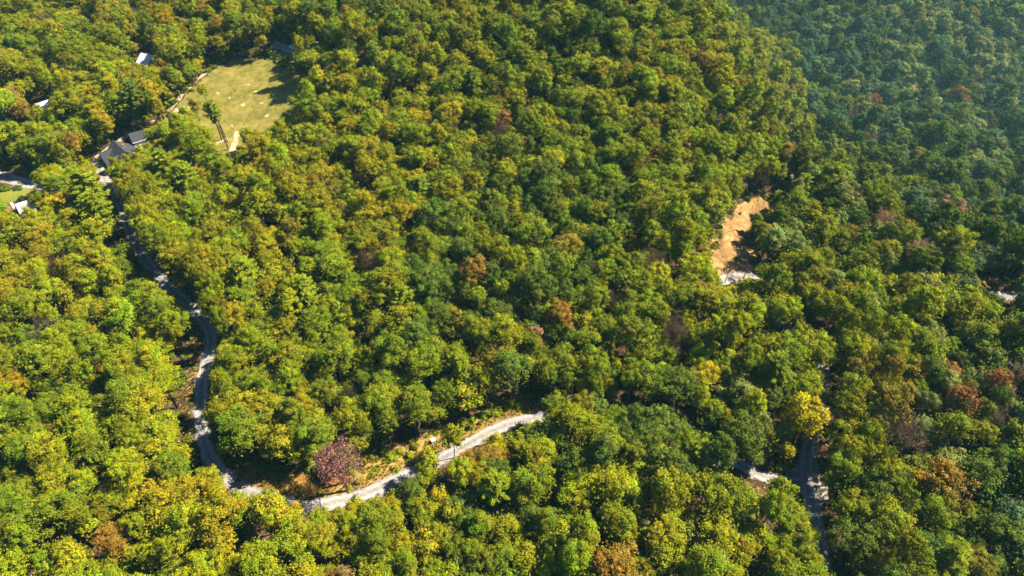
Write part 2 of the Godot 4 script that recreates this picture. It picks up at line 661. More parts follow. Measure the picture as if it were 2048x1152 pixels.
func stand(x: float, z: float, r: float) -> void:
	var key := Vector2i(int(floor(x / 8.0)), int(floor(z / 8.0)))
	if not cells.has(key):
		cells[key] = []
	cells[key].append(Vector3(x, z, r))

func roomy(x: float, z: float, r: float) -> bool:
	var cx := int(floor(x / 8.0))
	var cz := int(floor(z / 8.0))
	for i in range(cx - 1, cx + 2):
		for j in range(cz - 1, cz + 2):
			for q in cells.get(Vector2i(i, j), []):
				var d: float = (r + q.z) * 0.5
				if Vector2(q.x - x, q.y - z).length_squared() < d * d:
					return false
	return true

# ------------------------------------------------------------------ start

func _ready() -> void:
	rng.seed = 20231
	relief.seed = 4
	relief.frequency = 0.011
	relief.fractal_octaves = 2
	patch.seed = 8
	patch.frequency = 0.05
	patch.fractal_octaves = 3

	var cam := Camera3D.new()
	cam.name = "camera"
	cam.fov = rad_to_deg(2.0 * atan(576.0 / FOCAL))
	cam.near = 1.0
	cam.far = 3000.0
	cam.position = Vector3(0, CAM_H, 0)
	cam.rotation_degrees = Vector3(-PITCH, 0, 0)
	add_child(cam)

	var el := deg_to_rad(SUN_EL)
	var az := deg_to_rad(SUN_AZ)
	to_sun = Vector3(cos(az) * cos(el), sin(el), -sin(az) * cos(el))
	var we := WorldEnvironment.new()
	we.name = "environment"
	var env := Environment.new()
	env.background_mode = Environment.BG_SKY
	var sky := Sky.new()
	var psm := ProceduralSkyMaterial.new()
	psm.sky_top_color = Color(0.30, 0.44, 0.66)
	psm.sky_horizon_color = Color(0.60, 0.72, 0.85)
	psm.ground_bottom_color = Color(0.10, 0.11, 0.07)
	psm.ground_horizon_color = Color(0.45, 0.52, 0.58)
	psm.sky_energy_multiplier = 0.62
	sky.sky_material = psm
	env.sky = sky
	env.tonemap_mode = Environment.TONE_MAPPER_LINEAR
	env.tonemap_exposure = 4.1
	env.sdfgi_enabled = true
	env.ssao_enabled = true
	env.ssil_enabled = true
	env.volumetric_fog_enabled = true
	env.volumetric_fog_density = 0.0
	env.fog_enabled = true
	env.fog_density = 0.00006
	env.fog_light_color = Color(0.55, 0.85, 0.92)
	we.environment = env
	add_child(we)
	var sun := DirectionalLight3D.new()
	sun.name = "sun"
	sun.light_energy = 1.6
	sun.light_color = Color(1.0, 0.945, 0.85)
	sun.light_angular_distance = 0.5
	sun.shadow_enabled = true
	add_child(sun)
	sun.look_at_from_position(Vector3.ZERO, -to_sun, Vector3.UP)

	materials()
	setting()
	openings()
	kinds()
	buildings()
	marked_trees()
	forest()
	undergrowth()
	stones()
	mist()

# ------------------------------------------------------------------ the setting

func way(called: String, label: String, pts: Array, half: float, mat: Material, tracks: Array, lift := 0.10, keep := true) -> PackedVector2Array:
	var c := curve(line(pts))
	struct(called, ribbon(c, half, lift, tracks), mat, label)
	if keep:
		var box := Rect2(c[0], Vector2.ZERO)
		for p in c:
			box = box.expand(p)
		roads.append([c, half, box.grow(12.0)])
	return c

func setting() -> void:
	struct("ground", ground_mesh(), M.litter, "brown leaf-littered forest floor under the trees")
	var w := Color(1, 1, 1)
	var g1 := Color(0.80, 0.79, 0.78)
	var g2 := Color(0.66, 0.62, 0.56)
	var lane := [Color(0.55, 0.50, 0.42), g1, w, w, Color(0.80, 0.78, 0.74), Color(0.72, 0.70, 0.64), Color(0.80, 0.78, 0.74), w, w, g1, Color(0.55, 0.50, 0.42)]
	way("gravel_road", "pale gravel lane curving round the wooded slope", [205, 352, 222, 378, 240, 410, 252, 440, 266, 480, 292, 522, 332, 570, 372, 606, 405, 640, 422, 672, 417, 712, 405, 760, 401, 810, 404, 860, 415, 905, 442, 945, 492, 982, 550, 1003, 610, 1013, 670, 1005, 730, 988, 800, 958, 860, 930, 905, 906, 952, 879, 1002, 855, 1048, 841, 1092, 833, 1150, 830, 1210, 835, 1300, 852, 1400, 887, 1480, 930, 1535, 956, 1600, 966], 1.8, M.gravel, lane)
	way("side_road", "grey lane running through the shaded gap on the right", [1672, 1230, 1648, 1140, 1632, 1060, 1622, 1000, 1612, 950, 1620, 880, 1640, 810, 1640, 740, 1606, 690, 1560, 640, 1522, 604, 1490, 575, 1465, 558], 2.0, M.gravel, lane)
	way("valley_road", "sunlit gravel lane leaving the orange clearing to the right", [1432, 566, 1465, 556, 1505, 552, 1560, 556, 1640, 570, 1760, 590, 1900, 596, 2010, 592, 2090, 596], 2.4, M.gravel, lane, 0.13)
	way("house_driveway", "white gravel driveway in front of the dark-roofed house", [205, 352, 196, 336, 198, 325, 210, 317, 224, 312], 2.2, M.gravel, lane, 0.13)
	way("farm_driveway", "shaded gravel driveway at the left edge above the lawn", [-60, 342, 0, 352, 40, 364, 85, 372, 130, 372], 2.6, M.gravel, lane)
	way("far_driveway", "short pale gravel driveway beyond the paddock", [545, 88, 570, 96, 595, 102, 640, 96], 2.2, M.gravel, lane)
	way("dirt_track", "narrow sandy track among the trees near the white shed", [10, 252, 30, 248, 66, 243], 1.2, M.sand, [g1, w, g1, w, g1])
	way("spur_path", "narrow white gravel spur dropping from the road bend", [672, 1004, 684, 1010, 689, 1024, 691, 1042], 0.6, M.gravel, [g1, w, g1], 0.13)

	# paddock, its bare margin and the sandy track along its edge
	var field := rough(line([318, 246, 352, 213, 398, 166, 430, 137, 466, 119, 522, 112, 566, 128, 604, 158, 640, 200, 620, 268, 540, 300, 476, 300, 470, 340, 436, 318, 424, 292, 398, 268, 356, 250]), 0.7)
	struct("paddock", drape(field, 0.07, 1.6, Color(0.60, 0.66, 0.5), Color(1.0, 0.96, 0.88), 34.0, 2.2), M.grass, "yellow-green grass paddock with bare stony specks")
	no_tree.append(field)
	for a in [[330, 236, 362, 210, 384, 214, 382, 226, 358, 238, 338, 244], [430, 186, 437, 184, 439, 188, 432, 190], [480, 210, 488, 207, 490, 212, 482, 213], [478, 194, 485, 193, 484, 197], [520, 205, 526, 203, 527, 207, 521, 208], [505, 184, 511, 182, 513, 186], [460, 252, 466, 250, 468, 255, 462, 256], [492, 170, 498, 169, 499, 172], [545, 190, 549, 189, 551, 193, 547, 193], [455, 196, 459, 195, 460, 199], [530, 232, 537, 229, 540, 233, 532, 236], [470, 262, 480, 262, 474, 290, 466, 320, 460, 300]]:
		struct("bare_soil", drape(rough(line(a), 0.5), 0.10, 1.2, Color(0.8, 0.78, 0.72), Color(1, 1, 1), 5.0), M.sand, "pale bare soil patch worn into the paddock grass")
	way("field_track", "pale sandy track along the left edge of the paddock", [292, 252, 322, 236, 352, 206, 392, 163, 426, 134, 452, 121], 0.95, M.sand, [g2, w, g1, w, g2], 0.12, false)
	struct("lawn", drape(rough(line([-30, 388, 40, 378, 62, 374, 60, 392, 48, 400, 20, 404, -30, 415]), 0.3), 0.08, 1.6, Color(0.55, 0.85, 0.5), Color(0.8, 0.95, 0.6)), M.grass, "bright green lawn at the left edge below the gravel driveway")
	no_tree.append(line([-30, 382, 60, 376, 60, 398, 20, 412, -30, 415]))
	struct("far_lawn", drape(rough(line([548, 100, 590, 104, 600, 112, 596, 122, 578, 128, 560, 112]), 0.4), 0.08, 1.6, Color(0.8, 0.9, 0.6), Color(1, 1, 1)), M.grass, "small grass patch beside the far driveway")
	no_tree.append(line([540, 94, 600, 92, 604, 112, 596, 124, 570, 126]))

	# the orange cut and its margins
	var cut := rough(line([1424, 560, 1412, 520, 1432, 480, 1450, 448, 1478, 412, 1512, 396, 1562, 404, 1560, 422, 1512, 446, 1500, 470, 1506, 500, 1520, 530, 1508, 546, 1470, 560]), 2.0)
	struct("dirt_clearing", drape(cut, 0.08, 1.4, Color(0.50, 0.44, 0.38), Color(1, 1, 1), 24.0, 2.2), M.dirt, "orange bare-earth clearing cut into the wooded slope")
	no_tree.append(cut)
	struct("roadside_cut", drape(rough(line([1950, 566, 1975, 552, 2010, 556, 2060, 566, 2060, 590, 1990, 588, 1960, 582]), 0.9), 0.08, 1.4, Color(0.6, 0.55, 0.5), Color(1, 1, 1), 14.0), M.dirt, "small tan bare bank above the lane at the right edge")
	struct("upper_clearing", drape(rough(line([1576, 350, 1588, 342, 1594, 356, 1584, 362]), 0.5), 0.08, 1.4, Color(0.9, 0.9, 0.9), Color(1, 1, 1), 6.0), M.sand, "small white bare spot above the orange clearing")
	# dry grass verge and bank between the lower road and the trees
	var verge := rough(line([640, 1004, 690, 984, 730, 972, 800, 942, 850, 915, 900, 890, 960, 862, 1020, 838, 1090, 820, 1100, 800, 1050, 804, 1000, 818, 940, 838, 880, 858, 820, 878, 760, 902, 720, 936, 690, 960]), 0.8)
	struct("road_verge", drape(verge, 0.07, 1.5, Color(0.72, 0.72, 0.5), Color(1, 1, 1), 22.0, 2.6), M.dry, "dry golden grass verge between the lower road and the trees")
	no_tree.append(verge)
	var side := rough(line([372, 640, 392, 660, 398, 700, 388, 760, 384, 810, 388, 870, 398, 915, 372, 900, 356, 850, 362, 780, 380, 700]), 0.8)
	no_tree.append(side)
	var nook := rough(line([452, 942, 500, 970, 560, 992, 640, 994, 690, 980, 700, 955, 640, 948, 560, 950, 500, 930]), 0.8)
	struct("bare_bank", drape(nook, 0.06, 1.6, Color(0.5, 0.42, 0.34), Color(0.9, 0.72, 0.55), 20.0, 3.0), M.dry, "reddish leaf-strewn bank inside the road bend")
	no_tree.append(nook)
	var wide := rough(line([1560, 958, 1580, 936, 1600, 915, 1618, 900, 1636, 920, 1648, 960, 1662, 1000, 1640, 1010, 1600, 985]), 0.5)
	struct("road_junction", drape(wide, 0.085, 1.5, Color(0.75, 0.72, 0.68), Color(1, 1, 1), 6.0), M.gravel, "wide gravel junction of the two lanes on the right")
	no_tree.append(wide)

func openings() -> void:
	# ground that lies open to view in the gaps of the wood
	see([240, 412, 250, 440, 262, 470, 276, 500, 305, 540, 338, 575, 375, 610, 405, 640, 425, 665, 412, 690])
	for p in roads[0][0]:
		var g := ground(p.x, p.y)
		var q := pix(g)
		if q.y > 404.0 and q.y < 985.0 and q.x < 480.0:
			seen_points.append(g)
	see([404, 730, 402, 760, 400, 790, 402, 820, 404, 850, 408, 880, 416, 905, 440, 942, 470, 970])
	see([376, 830, 372, 870, 380, 790, 372, 690, 396, 705])
	see([232, 398, 258, 455, 320, 556, 360, 592, 420, 655])
	see([520, 950, 560, 965, 600, 972, 640, 975, 500, 940, 700, 965, 730, 960, 470, 940])
	see([655, 1000, 690, 996, 720, 990, 745, 983, 770, 974, 800, 958, 825, 948, 610, 1018])
	see([875, 916, 895, 910, 935, 890, 950, 880, 975, 868, 1000, 856, 1025, 847, 1050, 840, 1075, 834])
	see([750, 890, 790, 882, 830, 872, 870, 862, 910, 850, 960, 832, 1010, 815, 1060, 806, 770, 900, 740, 925, 860, 884, 800, 900, 960, 855, 1040, 825])
	see([965, 812, 1000, 800, 1040, 792, 760, 878, 800, 868])
	see([1590, 965, 1605, 950, 1612, 975, 1628, 1000, 1622, 925, 1638, 1040, 1646, 1075, 1650, 1110])
	see([1515, 958, 1525, 966, 1985, 580, 2005, 590, 2025, 592, 1975, 565, 2000, 570])
	lit([2000, 592, 2015, 592])
	see([1490, 408, 1510, 405, 1530, 412, 1540, 416, 1480, 430, 1500, 432, 1515, 428, 1465, 445, 1450, 470, 1448, 490, 1455, 505, 1440, 480, 1470, 470, 1480, 495, 1430, 515, 1440, 525, 1470, 525, 1490, 520, 1500, 530])
	see([1450, 562, 1465, 556, 1480, 553, 1498, 550, 1583, 352])
	see([320, 240, 345, 215, 380, 175, 420, 140, 450, 124, 350, 225, 370, 215])
	see([470, 130, 510, 125, 550, 135, 580, 155, 450, 160, 500, 160, 550, 170, 460, 200, 500, 200, 540, 205, 460, 230, 500, 235, 540, 240, 480, 260, 520, 262, 470, 280, 440, 283, 455, 300, 465, 310])
	see([0, 350, 20, 360, 45, 365, 70, 372, 0, 395, 25, 392, 50, 386])
	see([565, 94, 585, 100, 575, 108])
	see([186, 312, 194, 300, 204, 292, 212, 284, 190, 322, 215, 322, 225, 318, 230, 300, 222, 292, 240, 275, 250, 282, 258, 276, 292, 252, 300, 247], 0.8)
	see([222, 276, 232, 283, 242, 292, 250, 300, 214, 290, 224, 300, 240, 312, 258, 292, 262, 292, 246, 306, 252, 298, 234, 312, 228, 306, 256, 266, 270, 262, 284, 258, 270, 274, 282, 270], 4.5)
	see([205, 325, 196, 318, 212, 316, 200, 312, 210, 305, 230, 312], 0.6)
	see([228, 280, 240, 285, 250, 290, 218, 290, 232, 300, 236, 308, 245, 300], 4.0)
	see([262, 270, 275, 270, 283, 262, 248, 279], 3.0)
	see([276, 116, 282, 118, 288, 120, 294, 122, 286, 108, 292, 112, 280, 112, 290, 100, 284, 104, 296, 104], 4.6)
	see([272, 112, 276, 120, 284, 124, 292, 126, 300, 122], 2.6)
	see([262, 278, 270, 280, 280, 276, 286, 266, 290, 260, 276, 264], 3.2)
	see([70, 208, 76, 206, 82, 204, 88, 200, 94, 198, 85, 212, 78, 212, 92, 207, 98, 202], 3.4)
	see([74, 216, 84, 216, 94, 212], 0.5)
	see([30, 408, 38, 412, 44, 406, 36, 420], 3.0)
	see([48, 241, 30, 248, 55, 245], 0.5)
	see([268, 18], 3.0)
	see([636, 88], 1.0)
	# ground that the sun reaches
	lit([690, 996, 720, 990, 875, 916, 950, 880, 975, 868, 1000, 856, 1030, 845, 1060, 836, 830, 945])
	lit([850, 890, 880, 878, 960, 852, 1020, 830, 800, 915])
	lit([1500, 412, 1520, 408, 1510, 425, 1480, 430, 1535, 415, 1460, 556, 1480, 553, 1495, 551])
	lit([350, 222, 400, 165, 440, 140, 470, 150, 440, 180, 470, 200, 470, 240, 480, 260, 330, 238, 500, 130, 520, 150, 440, 285])
	lit([250, 428, 10, 398, 40, 388, 610, 1018, 1520, 960])
	for p in [[204, 320], [212, 314], [284, 102], [292, 104], [76, 206], [90, 200], [72, 208], [84, 203], [95, 197], [286, 116], [262, 274], [276, 268], [228, 282], [245, 290], [268, 270], [280, 264], [288, 106], [80, 204], [38, 412]]:
		lit_points.append(above(p[0], p[1], 3.5) + Vector3(0, 3.5, 0))

func kinds() -> void:
	for k in [["oak", 10], ["poplar", 4], ["hickory", 5], ["young", 4]]:
		crowns[k[0]] = []
		trunks[k[0]] = []
		for j in k[1]:
			crowns[k[0]].append(make_crown(k[0]))
			var c := {"oak": Vector3(0, 13.2, 0), "poplar": Vector3(0, 14.5, 0), "hickory": Vector3(0, 13.4, 0), "young": Vector3(0, 6.2, 0)}
			trunks[k[0]].append(make_trunk(c[k[0]], Vector3(3.6, 3, 3.6) if k[0] != "young" else Vector3(1.6, 2, 1.6), 0.26 if k[0] != "young" else 0.11))
	crowns.pine = [make_pine(true), make_pine(false), make_pine(true)]
	trunks.pine = []
	for j in 3:
		trunks.pine.append(make_trunk(Vector3(0, 16.0, 0), Vector3(1.5, 1, 1.5), 0.2, 3))
	crowns.bare = []
	trunks.bare = []
	crowns.sparse = []
	for j in 3:
		var tips := []
		trunks.bare.append(make_bare(tips))
		crowns.bare.append(tips_crown(tips, 260, 0.3))
		crowns.sparse.append(tips_crown(tips, 3200, 0.25))
	crowns.shrub = []
	trunks.shrub = []
	for j in 6:
		crowns.shrub.append(make_shrub())
		trunks.shrub.append(make_stems())

# sizes of the models: crown radius, height, relative height of the crown's half
const SIZE := {"oak": [5.3, 17.8], "poplar": [4.0, 20.8], "hickory": [5.0, 18.4], "young": [2.7, 9.4], "pine": [3.6, 18.8], "bare": [4.8, 15.5], "sparse": [4.8, 15.5], "shrub": [1.5, 1.9]}

func plant(called: String, kind: String, variant: int, where: Vector3, scale_: Vector3, mat: Material, bark: Material, label: String, category: String, group := "") -> Node3D:
	var o := thing(called, label, category, where, rnd(0, TAU), group)
	o.rotation.x = rnd(-0.06, 0.06)
	o.rotation.z = rnd(-0.06, 0.06)
	o.scale = scale_
	var base := "bare" if kind == "sparse" else kind
	part("stem" if kind == "shrub" else "trunk", trunks[base][variant % trunks[base].size()], bark, o)
	part("foliage" if kind == "shrub" else "crown", crowns[kind][variant % crowns[kind].size()], mat, o)
	return o

# trees that stand out: kind, tint, picture position of the crown's middle, crown radius (m), words
func marked_trees() -> void:
	var list := [
		["sparse", 11, 677, 925, 5.2, "half-bare crimson tree on the bank inside the road bend"],
		["hickory", 8, 988, 892, 3.2, "small golden-yellow tree overhanging the lower gravel road"],
		["young", 1, 640, 0, 0.0, ""],
		["oak", 8, 1413, 752, 4.0, "bright yellow tree above the shaded strip right of centre"],
		["poplar", 8, 1616, 838, 4.2, "golden tree tipped with orange beside the shaded right-hand gap"],
		["bare", 10, 125, 532, 4.2, "mauve-brown bare tree left of the road's upper stretch"],
		["bare", 10, 392, 520, 4.0, "brown leafless tree beside the road's straight upper stretch"],
		["bare", 9, 735, 522, 4.2, "pinkish bare tree in the green middle of the wood"],
		["bare", 6, 527, 562, 3.6, "pale grey twiggy tree left of the wood's middle"],
		["bare", 6, 665, 296, 4.0, "grey twiggy tree near the paddock's lower corner"],
		["bare", 6, 985, 752, 3.6, "dead grey tree at the edge of the lower bank"],
		["bare", 6, 92, 662, 3.8, "dead grey-white tree at the left among bright green crowns"],
		["oak", 10, 18, 196, 4.2, "rust-red tree at the far left edge above the sandy track"],
		["oak", 9, 40, 216, 4.0, "orange-brown tree next to the white shed"],
		["oak", 11, 1908, 424, 4.6, "dark red tree on the right among blue-green woods"],
		["sparse", 11, 1836, 503, 4.4, "dusty pink half-bare tree in the right-hand woods"],
		["oak", 9, 228, 1076, 3.8, "orange-brown tree in the lower left of the wood"],
		["young", 11, 1072, 676, 3.0, "small dull red tree in the dark middle of the wood"],
		["young", 11, 1212, 650, 2.6, "small bright red tree right of the wood's middle"],
		["oak", 10, 730, 120, 3.6, "reddish tree right of the paddock's far end"],
		["bare", 10, 718, 346, 3.8, "brown thin-leaved tree below the paddock's right side"],
		["young", 11, 456, 364, 2.6, "small red tree just below the paddock's lower end"],
		["oak", 10, 178, 736, 3.4, "rust-brown tree in the lime-green woods at lower left"],
		["sparse", 9, 1284, 326, 4.0, "rusty thin-leaved tree on the central slope"],
		["young", 9, 576, 602, 2.8, "small orange tree left of centre inside the road loop"],
		["oak", 10, 1888, 748, 3.4, "rust-brown tree in the right-hand woods below the valley road"],
		["oak", 8, 112, 412, 4.2, "golden-yellow tree beside the grey-roofed house"],
		["oak", 8, 818, 330, 3.0, "small golden tree in the olive woods right of the paddock"],
		["pine", 2, 424, 222, 3.3, "tall slender green pine standing in the paddock's near corner"],
		["pine", 3, 264, 190, 4.0, "tall dark-green pine left of the sandy field track"],
		["pine", 13, 168, 372, 4.6, "feathery yellow-green pine between the lawn and the road"],
		["pine", 13, 190, 420, 4.2, "feathery pine overhanging the top of the gravel road's left side"],
		["pine", 13, 330, 330, 4.2, "wide feathery pine below the dark-roofed house"],
		["pine", 13, 372, 352, 4.2, "feathery pine right of the road's upper end"],
		["pine", 13, 488, 545, 4.0, "layered yellow-green pine inside the road loop"],
		["pine", 13, 252, 1000, 0.0, ""],
		["oak", 1, 404, 296, 4.6, "brilliant yellow-green tree at the near end of the paddock"],
		["hickory", 1, 352, 96, 5.6, "very large yellow-green tree beside the white-roofed house"],
		["young", 1, 408, 184, 2.4, "small yellow-green sapling on the paddock's left side"],
		["young", 4, 388, 212, 2.4, "small thin olive tree beside the paddock pine"],
		["young", 0, 905, 876, 2.9, "young olive tree leaning over the lower road by the white box"],
		["young", 1, 856, 925, 2.8, "pale yellow sapling at the near edge of the lower road"],
		["poplar", 1, 1518, 118, 3.8, "bright yellow-green tree on the ridge's outer edge"],
		["poplar", 1, 1562, 148, 4.0, "tall lime-yellow tree at the ridge corner above the hollow"],
		["oak", 1, 1165, 985, 4.8, "broad golden-green tree at the bottom right of centre"],
		["oak", 1, 1585, 545, 0.0, ""],
		["hickory", 4, 1574, 540, 3.4, "golden tree right of the sunlit valley road"],
		["hickory", 2, 1530, 545, 2.6, "small fresh green tree beside the sunlit valley road"],
		["poplar", 2, 1432, 428, 3.0, "slender leaning tree on the left edge of the orange clearing"],
		["oak", 6, 1540, 468, 3.6, "bronze-green tree casting shade over the orange clearing"],
		["sparse", 9, 1770, 445, 4.4, "tan thin-leaved tree in the woods right of the clearing"],
		["oak", 0, 228, 350, 3.4, "olive tree between the house driveway and the gravel road's top"],
		["oak", 2, 1694, 948, 4.6, "mid-green tree shading the junction of the two right-hand lanes"],
		["oak", 13, 1712, 1020, 4.8, "mossy green tree on the right side of the lower right lane"],
		["hickory", 3, 1706, 1090, 4.6, "dark green tree near the bottom end of the right lane"],
		["oak", 13, 1690, 872, 4.6, "mossy tree right of the golden tree across the shaded gap"],
	]
	for a in list:
		if a[4] == 0.0:
			continue
		var kind: String = a[0]
		var sz: Array = SIZE[kind]
		var k: float = a[4] / sz[0]
		var tall := k * (1.0 if kind != "young" else 1.15)
		# stand it so that the middle of its crown lies on the sight line
		var mid: float = sz[1] * 0.72 * tall
		var d := ray(a[2], a[3])
		var t := 100.0
		while CAM_H + d.y * t > hgt(d.x * t, d.z * t) + mid:
			t += 0.5
		var g := ground(d.x * t, d.z * t)
		stand(g.x, g.z, a[4])
		var mat: Material = leaf_mats[a[1]]
		var bark: Material = M.bark
		if kind in ["bare", "sparse"]:
			bark = M.grey_twig if a[1] in [6, 11] else M.twig
		var called: String = {"pine": "pine_tree", "bare": "bare_tree", "sparse": "bare_tree", "young": "young_tree"}.get(kind, "autumn_tree" if a[1] in [8, 9, 10, 11] else "broadleaf_tree")
		plant(called, kind, rng.randi() % 7, g, Vector3(k, tall, k), mat, bark, a[5], "tree", {"pine": "pine trees in the wood", "bare": "leafless trees in the wood", "sparse": "thin-leaved autumn trees"}.get(kind, "coloured trees that stand out in the wood"))
		landmarks.append([a[5], g])

# ------------------------------------------------------------------ the wood

# which tints grow where: picture position, then tint numbers to draw from
const STANDS := [
	[100, 60, [0, 0, 1, 4, 2]], [300, 40, [0, 1, 4, 2]], [480, 60, [0, 0, 2, 1, 6]], [60, 290, [0, 2, 1, 7]], [250, 240, [1, 0, 7, 4]],
	[700, 60, [0, 0, 2, 2, 3]], [950, 40, [0, 0, 2, 13]], [1200, 40, [0, 0, 2, 7, 3]], [1350, 60, [0, 2, 3, 1]], [1500, 120, [1, 1, 7, 1]], [1470, 80, [1, 1, 7]], [1540, 150, [1, 1, 7]], [1580, 190, [1, 1, 7]], [1585, 240, [1, 7, 7]], [1600, 290, [7, 1, 2]], [1420, 150, [7, 0, 1, 13]], [1480, 220, [7, 0, 13]],
	[700, 220, [0, 0, 4, 1, 13]], [900, 200, [0, 0, 2, 4, 13]], [1100, 200, [0, 0, 2, 13, 3]], [1300, 200, [0, 2, 7, 13, 4]],
	[1500, 20, [3, 3, 12, 2]], [1700, 60, [12, 3, 12, 3, 5]], [1640, 110, [12, 3, 12]], [1660, 190, [12, 3, 12, 2]], [1590, 40, [12, 3, 3]], [1680, 270, [3, 12, 3]], [1850, 150, [12, 5, 3, 12]], [1900, 60, [12, 3, 5, 5]], [2020, 130, [5, 5, 12, 3]], [1750, 200, [12, 3, 12, 5]], [1950, 250, [12, 3, 5, 3]],
	[1650, 330, [2, 5, 7, 2]], [1850, 350, [3, 12, 3, 2]], [2000, 420, [3, 12, 3]], [1700, 450, [2, 3, 2, 0, 5]],
	[480, 400, [0, 0, 1, 4, 13]], [620, 400, [0, 4, 0, 13, 6]], [800, 380, [0, 13, 2, 0, 4]], [1000, 380, [2, 3, 0, 3, 2]], [1200, 380, [2, 3, 2, 13]], [1100, 450, [3, 2, 3, 13]], [1350, 380, [2, 0, 13, 7]],
	[520, 540, [0, 4, 1, 0]], [700, 540, [0, 13, 2, 0, 13]], [900, 500, [13, 2, 3, 3]], [1100, 540, [2, 3, 3, 7]], [1350, 540, [1, 7, 0, 13]],
	[560, 700, [2, 13, 0, 7]], [750, 680, [2, 13, 2, 0]], [950, 650, [13, 2, 0, 3, 6]], [1150, 700, [2, 3, 13, 0]], [1300, 650, [2, 13, 7]], [1500, 700, [7, 0, 1, 13]],
	[560, 860, [0, 13, 4, 2]], [760, 800, [0, 13, 2, 2]], [900, 760, [0, 13, 2]],
	[80, 460, [4, 1, 0, 2]], [180, 520, [1, 2, 4, 0]], [60, 700, [2, 13, 7, 4]], [250, 700, [7, 2, 7, 0]], [330, 700, [1, 7, 1]], [150, 850, [2, 7, 13]], [300, 860, [1, 13, 7, 2]], [60, 950, [2, 7, 0]], [250, 1000, [0, 1, 4, 1]],
	[80, 1120, [0, 7, 2]], [450, 1050, [1, 4, 0, 7]], [620, 1100, [1, 7, 0, 0]], [800, 1080, [0, 13, 4, 2]], [1000, 980, [0, 2, 13, 3]], [1000, 1120, [3, 2, 0, 13]], [1180, 1000, [0, 1, 13]], [1200, 1120, [1, 0, 7]],
	[1350, 900, [2, 3, 3, 13]], [1250, 880, [3, 2, 0, 3]], [1050, 1040, [3, 2, 3, 0]], [1300, 1050, [13, 5, 3, 0]], [1450, 1080, [13, 0, 1, 5]], [1560, 1080, [0, 13, 7]], [1500, 850, [5, 1, 3, 0]],
	[1750, 640, [1, 7, 0, 2, 5]], [1900, 620, [7, 1, 2, 5]], [1750, 800, [13, 2, 0, 5, 6]], [1900, 850, [3, 13, 2, 5]], [1800, 1000, [13, 0, 3, 2]], [1980, 1000, [2, 3, 13, 12]], [1850, 1120, [2, 13, 3, 6]], [1750, 930, [0, 1, 13]], [2000, 720, [2, 3, 5]], [2000, 560, [3, 2, 12]],
]

func tint_for(p: Vector3) -> int:
	var best := []
	for s in STANDS:
		best.append([Vector2(s[0], s[1] * 1.3).distance_to(Vector2(p.x, p.y * 1.3)) * rnd(0.6, 1.4), s[2]])
	var pick: Array = best[0]
	for b in best:
		if b[0] < pick[0]:
			pick = b
	return pick[1][rng.randi() % pick[1].size()]

const FORM := {"oak": "round-crowned", "poplar": "narrow upright", "hickory": "loose-crowned", "young": "young", "pine": "feathery", "bare": "leafless", "sparse": "thin-leaved", "shrub": "bushy"}

